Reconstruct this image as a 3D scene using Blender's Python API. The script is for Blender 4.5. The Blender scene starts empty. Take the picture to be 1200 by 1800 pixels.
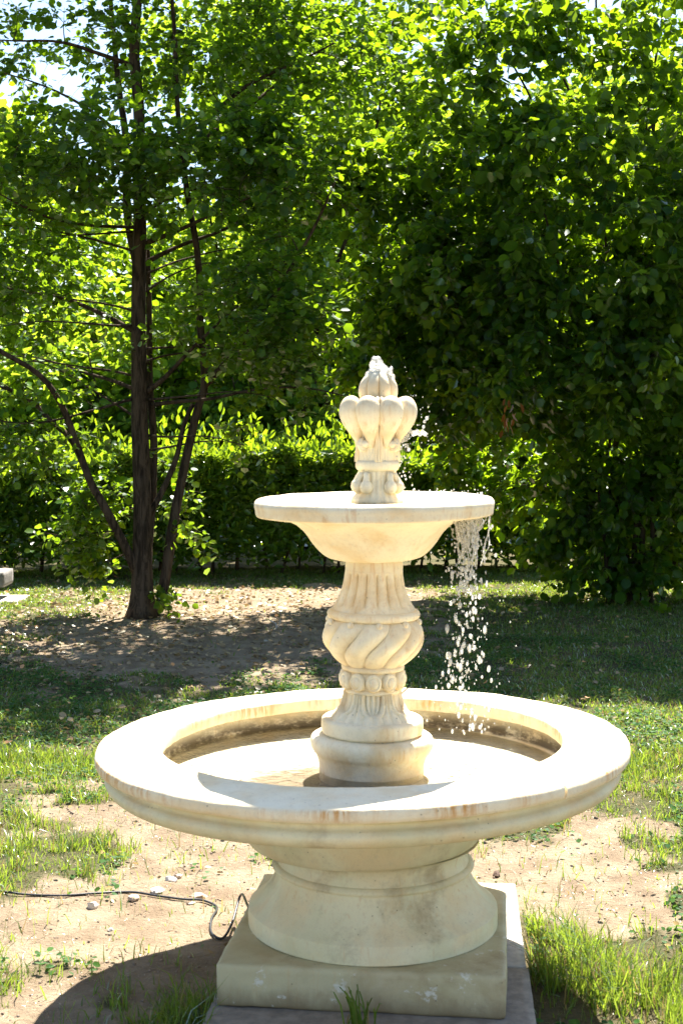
import bpy, math, random
import numpy as np
from mathutils import Vector, Matrix, Quaternion, noise as mnoise

# ------------------------------------------------------------------ camera, sky, sun, exposure
scene = bpy.context.scene
col = scene.collection
R = math.radians
CAM_H = 1.68
F = 2500.0            # focal length in photo pixels (50 mm on 24x36)
YH = 738.0            # horizon row in the photo

cam_d = bpy.data.cameras.new('camera')
cam = bpy.data.objects.new('camera', cam_d)
col.objects.link(cam)
cam.location = (0, 0, CAM_H)
cam.rotation_euler = (R(90), 0, 0)
cam_d.sensor_fit = 'VERTICAL'
cam_d.sensor_height = 36.0
cam_d.sensor_width = 24.0
cam_d.lens = 50.0
cam_d.shift_y = -(900 - YH) / 1800.0
cam_d.clip_start = 0.05
cam_d.clip_end = 2000
cam_d.dof.use_dof = True
cam_d.dof.focus_distance = 7.5
cam_d.dof.aperture_fstop = 9.0
scene.camera = cam

SUN_EL, SUN_AZ = R(58), R(17)          # azimuth measured from +Y (view direction) towards +X
world = bpy.data.worlds.new('World')
scene.world = world
world.use_nodes = True
wn = world.node_tree.nodes
wl = world.node_tree.links
bg = wn['Background']
sky = wn.new('ShaderNodeTexSky')
sky.sky_type = 'NISHITA'
sky.sun_disc = False
sky.sun_elevation = SUN_EL
sky.sun_rotation = SUN_AZ
sky.air_density = 1.0
sky.dust_density = 0.7
sky.ozone_density = 1.0
wl.new(sky.outputs[0], bg.inputs[0])
bg.inputs[1].default_value = 0.065

sun_d = bpy.data.lights.new('sun', 'SUN')
sun_d.energy = 5.0
sun_d.angle = R(0.53)
sun_d.color = (1.0, 0.95, 0.87)
sun = bpy.data.objects.new('sun', sun_d)
col.objects.link(sun)
SUNV = Vector((math.sin(SUN_AZ) * math.cos(SUN_EL), math.cos(SUN_AZ) * math.cos(SUN_EL), math.sin(SUN_EL)))
sun.rotation_mode = 'QUATERNION'
sun.rotation_quaternion = SUNV.to_track_quat('Z', 'Y')
sun.location = SUNV * 40

scene.view_settings.view_transform = 'Standard'
scene.view_settings.look = 'None'
scene.view_settings.gamma = 1
scene.view_settings.exposure = 2.15
scene.cycles.max_bounces = 7
scene.cycles.diffuse_bounces = 4
scene.cycles.transmission_bounces = 6
scene.cycles.transparent_max_bounces = 8
scene.cycles.caustics_reflective = False
scene.cycles.caustics_refractive = False
scene.cycles.sample_clamp_indirect = 6.0
scene.cycles.use_denoising = True


# ------------------------------------------------------------------ helpers
def W(px, py, d):
    """photo pixel at distance d -> world point"""
    return np.array([(px - 600) / F * d, d, CAM_H - (py - YH) / F * d])


def G(px, py, z=0.0):
    """photo pixel on the ground at height z -> world point"""
    d = (CAM_H - z) * F / (py - YH)
    return np.array([(px - 600) / F * d, d, z])


def tag(o, label=None, cat=None, group=None, kind=None):
    if label: o['label'] = label
    if cat: o['category'] = cat
    if group: o['group'] = group
    if kind: o['kind'] = kind
    return o


def link(o, parent=None):
    col.objects.link(o)
    if parent is not None:
        o.parent = parent
    return o


def empty(name, loc=(0, 0, 0), parent=None):
    o = bpy.data.objects.new(name, None)
    o.empty_display_size = 0.1
    o.location = loc
    return link(o, parent)


def np_mesh(name, verts, loops, sizes, mat, smooth=False):
    me = bpy.data.meshes.new(name)
    verts = np.asarray(verts, np.float32)
    loops = np.asarray(loops, np.int32).ravel()
    sizes = np.asarray(sizes, np.int32)
    me.vertices.add(len(verts))
    me.vertices.foreach_set('co', verts.ravel())
    me.loops.add(len(loops))
    me.loops.foreach_set('vertex_index', loops)
    me.polygons.add(len(sizes))
    starts = np.concatenate([[0], np.cumsum(sizes)[:-1]]).astype(np.int32)
    me.polygons.foreach_set('loop_start', starts)
    if smooth:
        me.polygons.foreach_set('use_smooth', np.ones(len(sizes), bool))
    me.update(calc_edges=True)
    if mat is not None:
        me.materials.append(mat)
    return me


def obj(name, me, parent=None):
    return link(bpy.data.objects.new(name, me), parent)


class MB:
    """collects vertices and faces, builds ONE mesh object"""
    def __init__(self):
        self.v, self.f, self.n = [], [], 0

    def add(self, verts, faces):
        verts = np.asarray(verts, float)
        self.v.append(verts)
        self.f.extend([tuple(i + self.n for i in f) for f in faces])
        self.n += len(verts)

    def tube(self, pts, rad, sides=6, cap=True, wob=0.0, seed=0):
        pts = np.asarray(pts, float)
        n = len(pts)
        rad = np.broadcast_to(np.asarray(rad, float), (n,))
        t = np.gradient(pts, axis=0)
        t /= np.linalg.norm(t, axis=1)[:, None] + 1e-9
        ref = np.array([0, 0, 1.0]) if abs(t[0][2]) < 0.9 else np.array([1.0, 0, 0])
        a = np.cross(t[0], ref); a /= np.linalg.norm(a)
        vs = []
        ang = np.arange(sides) * 2 * math.pi / sides
        for i in range(n):
            a = a - t[i] * np.dot(a, t[i]); a /= np.linalg.norm(a) + 1e-9
            b = np.cross(t[i], a)
            rr = rad[i]
            if wob:
                rr = rad[i] * (1 + wob * np.array([mnoise.noise(Vector((math.cos(x) * 1.3 + seed, math.sin(x) * 1.3, i * 0.22))) for x in ang]))
                vs.append(pts[i] + (np.cos(ang) * rr)[:, None] * a + (np.sin(ang) * rr)[:, None] * b)
            else:
                vs.append(pts[i] + rr * (np.cos(ang)[:, None] * a + np.sin(ang)[:, None] * b))
        vs = np.concatenate(vs)
        fs = []
        for i in range(n - 1):
            for k in range(sides):
                k2 = (k + 1) % sides
                fs.append((i * sides + k, i * sides + k2, (i + 1) * sides + k2, (i + 1) * sides + k))
        if cap:
            fs.append(tuple(range(sides - 1, -1, -1)))
            fs.append(tuple(range((n - 1) * sides, n * sides)))
        self.add(vs, fs)

    def build(self, name, mat, parent=None, smooth=True, sharp=None):
        v = np.concatenate(self.v)
        me = np_mesh(name, v, [i for f in self.f for i in f], [len(f) for f in self.f], mat, smooth)
        if sharp is not None:
            me.set_sharp_from_angle(angle=R(sharp))
        return obj(name, me, parent)


def catmull(pts, per=8):
    p = np.asarray(pts, float)
    if len(p) < 3:
        t = np.linspace(0, 1, per + 1)[:, None]
        return p[0] * (1 - t) + p[-1] * t
    q = np.vstack([2 * p[0] - p[1], p, 2 * p[-1] - p[-2]])
    out = []
    for i in range(1, len(q) - 2):
        for k in range(per):
            t = k / per
            a, b, c, d = q[i - 1], q[i], q[i + 1], q[i + 2]
            out.append(0.5 * (2 * b + (c - a) * t + (2 * a - 5 * b + 4 * c - d) * t * t + (3 * b - a - 3 * c + d) * t ** 3))
    out.append(p[-1])
    return np.array(out)


def hash2(ix, iy, seed):
    h = (ix.astype(np.int64) * 374761393 + iy.astype(np.int64) * 668265263 + seed * 1442695041) & 0x7fffffff
    h = ((h ^ (h >> 13)) * 1274126177) & 0x7fffffff
    h = h ^ (h >> 16)
    return (h & 0xffff) / 65535.0


def vnoise(x, y, seed=0):
    x = np.asarray(x, float); y = np.asarray(y, float)
    ix = np.floor(x); iy = np.floor(y)
    fx = x - ix; fy = y - iy
    fx = fx * fx * (3 - 2 * fx); fy = fy * fy * (3 - 2 * fy)
    a = hash2(ix, iy, seed); b = hash2(ix + 1, iy, seed)
    c = hash2(ix, iy + 1, seed); d = hash2(ix + 1, iy + 1, seed)
    return (a * (1 - fx) + b * fx) * (1 - fy) + (c * (1 - fx) + d * fx) * fy


def fbm(x, y, seed=0, octv=4):
    s, a, t = 0, 1.0, 0
    for o in range(octv):
        s = s + a * vnoise(np.asarray(x) * 2 ** o, np.asarray(y) * 2 ** o, seed + o * 17)
        t += a; a *= 0.5
    return s / t


# ------------------------------------------------------------------ materials
def new_mat(name):
    m = bpy.data.materials.new(name)
    m.use_nodes = True
    nt = m.node_tree
    for n in list(nt.nodes):
        nt.nodes.remove(n)
    return m, nt.nodes, nt.links


def node(ns, t, **kw):
    n = ns.new(t)
    for k, v in kw.items():
        setattr(n, k, v)
    return n


def out_surface(ns, ls, sock):
    o = ns.new('ShaderNodeOutputMaterial')
    ls.new(sock, o.inputs['Surface'])
    return o


def ramp(ns, ls, src, stops):
    r = ns.new('ShaderNodeValToRGB')
    e = r.color_ramp.elements
    while len(e) < len(stops):
        e.new(0.5)
    for i, (p, c) in enumerate(stops):
        e[i].position = p
        e[i].color = (c[0], c[1], c[2], 1) if not isinstance(c, (int, float)) else (c, c, c, 1)
    ls.new(src, r.inputs[0])
    return r.outputs[0]


def noise_tex(ns, ls, vec, scale, detail=4, rough=0.55, dist=0.0):
    n = ns.new('ShaderNodeTexNoise')
    n.inputs['Scale'].default_value = scale
    n.inputs['Detail'].default_value = detail
    n.inputs['Roughness'].default_value = rough
    n.inputs['Distortion'].default_value = dist
    ls.new(vec, n.inputs['Vector'])
    return n.outputs['Fac']


def mapping(ns, ls, vec, scale=(1, 1, 1), loc=(0, 0, 0)):
    m = ns.new('ShaderNodeMapping')
    m.inputs['Scale'].default_value = scale
    m.inputs['Location'].default_value = loc
    ls.new(vec, m.inputs['Vector'])
    return m.outputs[0]


def mixc(ns, ls, fac, a, b, mode='MIX'):
    m = ns.new('ShaderNodeMix')
    m.data_type = 'RGBA'
    m.blend_type = mode
    m.clamp_factor = True
    for s, i in ((fac, 0), (a, 6), (b, 7)):
        if isinstance(s, (int, float)):
            m.inputs[i].default_value = s
        elif isinstance(s, tuple):
            m.inputs[i].default_value = (s[0], s[1], s[2], 1)
        else:
            ls.new(s, m.inputs[i])
    return m.outputs[2]


def math_n(ns, ls, op, a, b=None, clamp=False):
    m = ns.new('ShaderNodeMath')
    m.operation = op
    m.use_clamp = clamp
    for i, s in enumerate((a, b)):
        if s is None: continue
        if isinstance(s, (int, float)):
            m.inputs[i].default_value = s
        else:
            ls.new(s, m.inputs[i])
    return m.outputs[0]


def maprange(ns, ls, v, a, b, c=0.0, d=1.0, smooth=True):
    m = ns.new('ShaderNodeMapRange')
    m.interpolation_type = 'SMOOTHSTEP' if smooth else 'LINEAR'
    ls.new(v, m.inputs['Value'])
    for k, x in (('From Min', a), ('From Max', b), ('To Min', c), ('To Max', d)):
        m.inputs[k].default_value = x
    return m.outputs[0]


def stone_mat(name, base=(0.85, 0.75, 0.54), warm=(0.75, 0.55, 0.29), rust=(0.58, 0.27, 0.05),
              rust_amt=0.5, rust_z=None, dirt_amt=0.25, dark_z=None, splash_z=None, painted_reflection=False, green=0.0, warm_amt=0.6, rust_cut=(0.52, 0.72), big_cut=(0.33, 0.60)):
    """cast stone: cream ground colour, warm mottling, vertical rust streaks, grey-brown dirt, pits"""
    m, ns, ls = new_mat(name)
    co = ns.new('ShaderNodeTexCoord').outputs['Object']
    geo = ns.new('ShaderNodeNewGeometry')
    n1 = noise_tex(ns, ls, co, 6.0, 5, 0.6, 0.4)
    c = mixc(ns, ls, math_n(ns, ls, 'MULTIPLY', maprange(ns, ls, n1, 0.40, 0.68), warm_amt), base, warm)
    # fine mottling
    n2 = noise_tex(ns, ls, co, 45, 4, 0.7)
    c = mixc(ns, ls, maprange(ns, ls, n2, 0.50, 0.8, 0, 0.35), c, (0.52, 0.45, 0.33))
    n10 = noise_tex(ns, ls, co, 130, 3, 0.75)
    c = mixc(ns, ls, maprange(ns, ls, n10, 0.56, 0.72, 0, 0.30), c, (0.45, 0.36, 0.24))
    if green:
        n5 = noise_tex(ns, ls, mapping(ns, ls, co, (1, 1, 1), (3, 1, 7)), 4.0, 4, 0.6)
        c = mixc(ns, ls, math_n(ns, ls, 'MULTIPLY', maprange(ns, ls, n5, 0.35, 0.65), green), c, (0.52, 0.52, 0.30))
    # grey brown dirt patches
    n3 = noise_tex(ns, ls, mapping(ns, ls, co, (1, 1, 1), (11, 5, 2)), 5.0, 7, 0.68, 0.15)
    c = mixc(ns, ls, math_n(ns, ls, 'MULTIPLY', maprange(ns, ls, n3, 0.50, 0.72), dirt_amt), c, (0.36, 0.27, 0.15))
    # rust streaks running down
    st = noise_tex(ns, ls, mapping(ns, ls, co, (75, 75, 7.0)), 1.0, 6, 0.7, 0.5)
    big = noise_tex(ns, ls, mapping(ns, ls, co, (1, 1, 0.6), (2, 9, 4)), 5.0, 3, 0.6)
    rmask = math_n(ns, ls, 'MULTIPLY', maprange(ns, ls, st, rust_cut[0], rust_cut[1]), maprange(ns, ls, big, big_cut[0], big_cut[1]))
    sep = ns.new('ShaderNodeSeparateXYZ'); ls.new(co, sep.inputs[0])
    if rust_z:
        rmask = math_n(ns, ls, 'MULTIPLY', rmask, maprange(ns, ls, sep.outputs[2], rust_z[0], rust_z[1]))
    sn = ns.new('ShaderNodeSeparateXYZ'); ls.new(geo.outputs['Normal'], sn.inputs[0])
    side = maprange(ns, ls, math_n(ns, ls, 'ABSOLUTE', sn.outputs[2]), 0.85, 0.45)
    rmask = math_n(ns, ls, 'MULTIPLY', math_n(ns, ls, 'MULTIPLY', rmask, side), rust_amt, True)
    c = mixc(ns, ls, rmask, c, rust)
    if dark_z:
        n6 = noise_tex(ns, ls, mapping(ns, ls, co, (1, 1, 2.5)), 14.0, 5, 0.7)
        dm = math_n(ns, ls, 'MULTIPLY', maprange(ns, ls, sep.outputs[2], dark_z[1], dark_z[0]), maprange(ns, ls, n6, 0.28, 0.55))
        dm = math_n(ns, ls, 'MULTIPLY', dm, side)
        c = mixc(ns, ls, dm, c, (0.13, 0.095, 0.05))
    if splash_z:
        n8 = noise_tex(ns, ls, mapping(ns, ls, co, (1, 1, 0.5)), 11.0, 6, 0.7, 0.3)
        sm = math_n(ns, ls, 'ADD', sep.outputs[2], math_n(ns, ls, 'MULTIPLY', n8, -0.10))
        c = mixc(ns, ls, maprange(ns, ls, sm, splash_z[1], splash_z[0], 0, 0.8), c, (0.20, 0.14, 0.075))
        n9 = noise_tex(ns, ls, mapping(ns, ls, co, (1, 1, 1), (7, 7, 1)), 13.0, 6, 0.72, 0.2)
        c = mixc(ns, ls, maprange(ns, ls, n9, 0.60, 0.68, 0, 0.7), c, (0.72, 0.70, 0.62))
    if painted_reflection:  # brown water reflection beside the column, painted into the floor colour
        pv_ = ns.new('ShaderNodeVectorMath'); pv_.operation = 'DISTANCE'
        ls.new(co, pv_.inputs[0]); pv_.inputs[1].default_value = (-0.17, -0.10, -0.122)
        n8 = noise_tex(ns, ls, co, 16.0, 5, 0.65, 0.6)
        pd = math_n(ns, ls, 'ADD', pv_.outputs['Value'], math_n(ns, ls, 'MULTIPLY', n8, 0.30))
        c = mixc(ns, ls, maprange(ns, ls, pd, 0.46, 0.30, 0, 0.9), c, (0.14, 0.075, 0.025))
    # pits
    vo = ns.new('ShaderNodeTexVoronoi'); vo.inputs['Scale'].default_value = 38
    ls.new(co, vo.inputs['Vector'])
    pit = maprange(ns, ls, vo.outputs['Distance'], 0.10, 0.05)
    pm = math_n(ns, ls, 'MULTIPLY', pit, maprange(ns, ls, n3, 0.48, 0.56))
    c = mixc(ns, ls, math_n(ns, ls, 'MULTIPLY', pm, 0.7), c, (0.16, 0.12, 0.08))
    b = ns.new('ShaderNodeBsdfPrincipled')
    ls.new(c, b.inputs['Base Color'])
    b.inputs['Roughness'].default_value = 0.62
    b.inputs['Specular IOR Level'].default_value = 0.35
    n7 = noise_tex(ns, ls, co, 190, 3, 0.7)
    hgt = math_n(ns, ls, 'ADD', math_n(ns, ls, 'MULTIPLY', n7, 0.22), math_n(ns, ls, 'SUBTRACT', math_n(ns, ls, 'ADD', math_n(ns, ls, 'MULTIPLY', n2, 0.35), math_n(ns, ls, 'MULTIPLY', n1, 0.8)), math_n(ns, ls, 'MULTIPLY', pm, 0.6)))
    bp = ns.new('ShaderNodeBump'); bp.inputs['Strength'].default_value = 0.6; bp.inputs['Distance'].default_value = 0.006
    ls.new(hgt, bp.inputs['Height']); ls.new(bp.outputs[0], b.inputs['Normal'])
    out_surface(ns, ls, b.outputs[0])
    return m


def leaf_mat(name, dark, light, trans, tfac=0.45, gloss=0.06, rough=0.38, dry=0.0):
    m, ns, ls = new_mat(name)
    geo = ns.new('ShaderNodeNewGeometry')
    oi = ns.new('ShaderNodeObjectInfo')
    rnd = math_n(ns, ls, 'FRACT', math_n(ns, ls, 'ADD', geo.outputs['Random Per Island'], oi.outputs['Random']))
    c = ramp(ns, ls, rnd, [(0.0, dark), (0.6, light), (0.93, tuple(x * 1.25 for x in light)), (1.0, (light[0] * 2.4, light[1] * 1.45, light[2]))])
    t = mixc(ns, ls, rnd, tuple(x * 0.8 for x in trans), (trans[0] * 1.2, trans[1] * 1.12, trans[2]))
    if dry:
        sel = maprange(ns, ls, rnd, 1 - dry, 1 - dry * 0.6)
        c = mixc(ns, ls, sel, c, (0.30, 0.22, 0.09))
        t = mixc(ns, ls, sel, t, (0.35, 0.24, 0.08))
    df = ns.new('ShaderNodeBsdfDiffuse'); ls.new(c, df.inputs[0])
    tr = ns.new('ShaderNodeBsdfTranslucent'); ls.new(t, tr.inputs[0])
    mx = ns.new('ShaderNodeMixShader'); mx.inputs[0].default_value = tfac
    ls.new(df.outputs[0], mx.inputs[1]); ls.new(tr.outputs[0], mx.inputs[2])
    gl = ns.new('ShaderNodeBsdfGlossy'); gl.inputs['Roughness'].default_value = rough
    gl.inputs[0].default_value = (0.9, 0.95, 0.9, 1)
    lw = ns.new('ShaderNodeFresnel'); lw.inputs[0].default_value = 1.42
    mx2 = ns.new('ShaderNodeMixShader')
    ls.new(math_n(ns, ls, 'ADD', math_n(ns, ls, 'MULTIPLY', lw.outputs[0], 0.17), gloss - 0.02), mx2.inputs[0])
    ls.new(mx.outputs[0], mx2.inputs[1]); ls.new(gl.outputs[0], mx2.inputs[2])
    out_surface(ns, ls, mx2.outputs[0])
    return m


def bark_mat(name, a=(0.085, 0.058, 0.036), b=(0.022, 0.015, 0.009)):
    m, ns, ls = new_mat(name)
    co = ns.new('ShaderNodeTexCoord').outputs['Object']
    n1 = noise_tex(ns, ls, mapping(ns, ls, co, (26, 26, 5)), 1.0, 6, 0.65, 0.6)
    n2 = noise_tex(ns, ls, co, 3.0, 4, 0.6)
    c = mixc(ns, ls, maprange(ns, ls, n1, 0.35, 0.62), b, a)
    c = mixc(ns, ls, maprange(ns, ls, n2, 0.55, 0.75, 0, 0.5), c, (0.085, 0.075, 0.055))
    p = ns.new('ShaderNodeBsdfPrincipled')
    ls.new(c, p.inputs['Base Color']); p.inputs['Roughness'].default_value = 0.9; p.inputs['Specular IOR Level'].default_value = 0.1
    bp = ns.new('ShaderNodeBump'); bp.inputs['Strength'].default_value = 0.8; bp.inputs['Distance'].default_value = 0.02
    ls.new(n1, bp.inputs['Height']); ls.new(bp.outputs[0], p.inputs['Normal'])
    out_surface(ns, ls, p.outputs[0])
    return m


def plain_mat(name, colr, rough=0.7, var=0.25, scale=20, bump=0.3):
    m, ns, ls = new_mat(name)
    co = ns.new('ShaderNodeTexCoord').outputs['Object']
    n1 = noise_tex(ns, ls, co, scale, 5, 0.65)
    c = mixc(ns, ls, maprange(ns, ls, n1, 0.35, 0.7), tuple(x * (1 - var) for x in colr), tuple(min(1, x * (1 + var)) for x in colr))
    p = ns.new('ShaderNodeBsdfPrincipled')
    ls.new(c, p.inputs['Base Color']); p.inputs['Roughness'].default_value = rough
    bp = ns.new('ShaderNodeBump'); bp.inputs['Strength'].default_value = bump; bp.inputs['Distance'].default_value = 0.01
    ls.new(n1, bp.inputs['Height']); ls.new(bp.outputs[0], p.inputs['Normal'])
    out_surface(ns, ls, p.outputs[0])
    return m


def water_mat(name, tint=(0.93, 0.96, 0.95), bump=0.5, scale=14.0):
    """thin clear water: lets light through, reflects by Fresnel, rippled"""
    m, ns, ls = new_mat(name)
    co = ns.new('ShaderNodeTexCoord').outputs['Object']
    n1 = noise_tex(ns, ls, co, scale, 3, 0.5, 0.8)
    n2 = noise_tex(ns, ls, co, scale * 3.3, 2, 0.5, 0.5)
    bp = ns.new('ShaderNodeBump'); bp.inputs['Strength'].default_value = bump; bp.inputs['Distance'].default_value = 0.012
    ls.new(math_n(ns, ls, 'ADD', n1, math_n(ns, ls, 'MULTIPLY', n2, 0.3)), bp.inputs['Height'])
    tr = ns.new('ShaderNodeBsdfTransparent'); tr.inputs[0].default_value = (*tint, 1)
    gl = ns.new('ShaderNodeBsdfGlossy'); gl.inputs['Roughness'].default_value = 0.06
    ls.new(bp.outputs[0], gl.inputs['Normal'])
    fr = ns.new('ShaderNodeFresnel'); fr.inputs[0].default_value = 1.33
    ls.new(bp.outputs[0], fr.inputs['Normal'])
    mx = ns.new('ShaderNodeMixShader')
    ls.new(fr.outputs[0], mx.inputs[0]); ls.new(tr.outputs[0], mx.inputs[1]); ls.new(gl.outputs[0], mx.inputs[2])
    out_surface(ns, ls, mx.outputs[0])
    return m


def spray_mat(name):
    """aerated falling water: half clear, half scattering"""
    m, ns, ls = new_mat(name)
    tr = ns.new('ShaderNodeBsdfTransparent'); tr.inputs[0].default_value = (0.95, 0.96, 0.95, 1)
    df = ns.new('ShaderNodeBsdfDiffuse'); df.inputs[0].default_value = (0.86, 0.86, 0.84, 1)
    tl = ns.new('ShaderNodeBsdfTranslucent'); tl.inputs[0].default_value = (0.92, 0.90, 0.85, 1)
    gl = ns.new('ShaderNodeBsdfGlossy'); gl.inputs['Roughness'].default_value = 0.12
    a = ns.new('ShaderNodeMixShader'); a.inputs[0].default_value = 0.6
    ls.new(df.outputs[0], a.inputs[1]); ls.new(tl.outputs[0], a.inputs[2])
    co = ns.new('ShaderNodeTexCoord').outputs['Object']
    n1 = noise_tex(ns, ls, co, 70, 2, 0.5)
    b = ns.new('ShaderNodeMixShader'); ls.new(maprange(ns, ls, n1, 0.38, 0.6, 0.30, 0.85), b.inputs[0])
    ls.new(tr.outputs[0], b.inputs[1]); ls.new(a.outputs[0], b.inputs[2])
    fr = ns.new('ShaderNodeFresnel'); fr.inputs[0].default_value = 1.33
    c = ns.new('ShaderNodeMixShader'); ls.new(fr.outputs[0], c.inputs[0])
    ls.new(b.outputs[0], c.inputs[1]); ls.new(gl.outputs[0], c.inputs[2])
    out_surface(ns, ls, c.outputs[0])
    return m


M = {}
M['stone'] = stone_mat('cream_cast_stone', rust_amt=0.4, dirt_amt=0.2, warm_amt=0.9, rust_cut=(0.50, 0.68))
M['rim'] = stone_mat('rust_streaked_rim_stone', rust_amt=1.0, rust_z=(-0.060, -0.012), dirt_amt=0.2, rust_cut=(0.38, 0.64), big_cut=(0.40, 0.62))
M['basin'] = stone_mat('yellowed_basin_stone', base=(0.78, 0.71, 0.47), rust_amt=0.4, dirt_amt=0.5, green=0.4, rust_cut=(0.58, 0.75))
M['floor_in'] = stone_mat('stained_lining_painted_reflection', rust_amt=0.5, dirt_amt=0.35, dark_z=(-0.09, -0.04), painted_reflection=True)
M['foot'] = stone_mat('weathered_foot_stone', base=(0.79, 0.72, 0.49), rust_amt=0.6, dirt_amt=0.8, green=0.4, rust_cut=(0.55, 0.75))
M['plinth'] = stone_mat('weathered_plinth_stone', base=(0.54, 0.47, 0.29), warm=(0.36, 0.26, 0.125), splash_z=(-0.05, 0.03), rust_amt=0.2, dirt_amt=0.9, green=0.25)
M['slab_light'] = plain_mat('pale_concrete', (0.46, 0.41, 0.35), 0.85, 0.15, 25, 0.3)
M['slab_dark'] = plain_mat('brown_concrete', (0.27, 0.225, 0.18), 0.85, 0.2, 25, 0.3)
M['water'] = water_mat('clear_water', bump=0.9, scale=22.0)
M['spray'] = spray_mat('aerated_water')
M['bark'] = bark_mat('alder_bark')
M['bark2'] = bark_mat('hazel_bark', (0.085, 0.062, 0.042), (0.04, 0.03, 0.02))
M['alder'] = leaf_mat('alder_leaf', (0.008, 0.034, 0.005), (0.020, 0.066, 0.007), (0.30, 0.50, 0.012), 0.5, 0.027, 0.36)
M['hazel'] = leaf_mat('hazel_leaf', (0.008, 0.034, 0.006), (0.020, 0.066, 0.008), (0.34, 0.54, 0.012), 0.5, 0.027, 0.36)
M['laurel'] = leaf_mat('laurel_leaf', (0.022, 0.06, 0.010), (0.05, 0.12, 0.014), (0.36, 0.52, 0.02), 0.45, 0.05, 0.28)
M['shoot'] = leaf_mat('laurel_shoot', (0.06, 0.13, 0.012), (0.10, 0.19, 0.016), (0.36, 0.54, 0.015), 0.55, 0.03, 0.3)
M['far_leaf'] = leaf_mat('far_leaf', (0.045, 0.12, 0.014), (0.08, 0.18, 0.02), (0.42, 0.60, 0.03), 0.6, 0.025)
M['grass'] = leaf_mat('grass_blade', (0.030, 0.08, 0.014), (0.06, 0.13, 0.02), (0.34, 0.48, 0.04), 0.45, 0.035, 0.4, dry=0.14)
M['clover'] = leaf_mat('clover_leaf', (0.020, 0.065, 0.018), (0.04, 0.10, 0.024), (0.18, 0.34, 0.04), 0.35, 0.015, 0.65, dry=0.05)
M['litter'] = leaf_mat('dry_leaf_litter', (0.16, 0.10, 0.045), (0.30, 0.215, 0.11), (0.3, 0.2, 0.08), 0.2)
M['dead'] = leaf_mat('withered_leaf', (0.12, 0.04, 0.008), (0.22, 0.08, 0.014), (0.35, 0.12, 0.015), 0.35, 0.022, 0.6)
M['cable'] = plain_mat('black_rubber', (0.018, 0.018, 0.02), 0.45, 0.2, 60, 0.1)
M['pebble'] = plain_mat('pale_limestone', (0.62, 0.56, 0.48), 0.8, 0.15, 30, 0.5)
M['pebble2'] = plain_mat('tan_stone', (0.42, 0.32, 0.24), 0.85, 0.2, 30, 0.5)
M['grit'] = plain_mat('earth_crumb', (0.27, 0.20, 0.145), 0.95, 0.3, 3, 0.1)
M['clod'] = plain_mat('dark_brown_cone', (0.12, 0.07, 0.045), 0.9, 0.4, 90, 0.8)
M['bench'] = plain_mat('grey_weathered_wood', (0.20, 0.185, 0.17), 0.85, 0.25, 18, 0.4)
M['path'] = plain_mat('pale_gravel_path', (0.50, 0.48, 0.45), 0.9, 0.1, 8, 0.2)
M['twig'] = plain_mat('bleached_twig', (0.45, 0.40, 0.33), 0.8, 0.2, 40, 0.2)

# ------------------------------------------------------------------ ground
FX, FY = 0.095, 4.33           # fountain foot

# bare earth: (x, y, rx, ry, strength); negative strength = turf inside it
DIRT = []
def dirt(px, py, rx, ry, s):
    g = G(px, py)
    DIRT.append((g[0], g[1], rx, ry, s))
dirt(340, 1530, 0.55, 0.85, 0.95)
dirt(250, 1440, 0.40, 0.45, 0.6)
dirt(120, 1400, 0.5, 0.6, 0.40)
dirt(250, 1690, 0.42, 0.35, 0.95)
dirt(60, 1610, 0.4, 0.30, 0.55)
dirt(110, 1790, 0.30, 0.2, 0.8)
dirt(980, 1520, 0.40, 0.62, 1.1)
dirt(1060, 1600, 0.22, 0.30, 0.7)
dirt(1090, 1440, 0.30, 0.45, 0.7)
dirt(620, 1600, 0.75, 0.8, 0.7)
dirt(480, 1110, 1.35, 1.9, 1.2)
DIRT.append((0.0, 0.6, 4.5, 2.2, 1.6))      # unseen bare patch around the camera, added to bounce warm sunlight onto the fountain
dirt(330, 1130, 0.9, 1.2, 0.8)
dirt(620, 1045, 0.9, 1.0, 1.0)
dirt(420, 1050, 1.2, 1.2, 0.8)
dirt(90, 1110, 1.6, 2.0, 0.5)
dirt(170, 1480, 0.20, 0.22, -0.8)
dirt(30, 1500, 0.12, 0.14, -0.7)
dirt(90, 1690, 0.26, 0.18, -0.8)
dirt(170, 1760, 0.12, 0.10, -0.5)
dirt(250, 1755, 0.16, 0.16, -0.6)
dirt(1000, 1700, 0.16, 0.25, -0.6)
dirt(960, 1480, 0.12, 0.10, -0.5)


def bare(x, y):
    """0 = closed turf, 1 = bare earth"""
    x = np.asarray(x, float); y = np.asarray(y, float)
    b = np.zeros_like(x)
    for (cx, cy, rx, ry, s) in DIRT:
        q = ((x - cx) / rx) ** 2 + ((y - cy) / ry) ** 2
        b = b + s * np.exp(-q * 0.9)
    nz = fbm(x * 1.7, y * 1.7, 3) - 0.5
    n2 = fbm(x * 6.0, y * 6.0, 9) - 0.5
    return np.clip((b + nz * 0.9 + n2 * 1.5 - 0.38) * 2.2, 0, 1)


def gz(x, y):
    x = np.asarray(x, float); y = np.asarray(y, float)
    fade = np.clip(1 - (np.hypot(x, y - 8) - 12) / 10, 0, 1)
    h = (fbm(x * 0.5, y * 0.5, 5, 3) - 0.5) * 0.07 + (fbm(x * 3, y * 3, 6, 3) - 0.5) * 0.035 + (fbm(x * 14, y * 14, 7, 2) - 0.5) * 0.026
    near = np.clip((np.hypot(x - FX, y - FY) - 0.55) / 0.5, 0, 1)
    return h * fade * (0.25 + 0.75 * near) - 0.012


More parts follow.
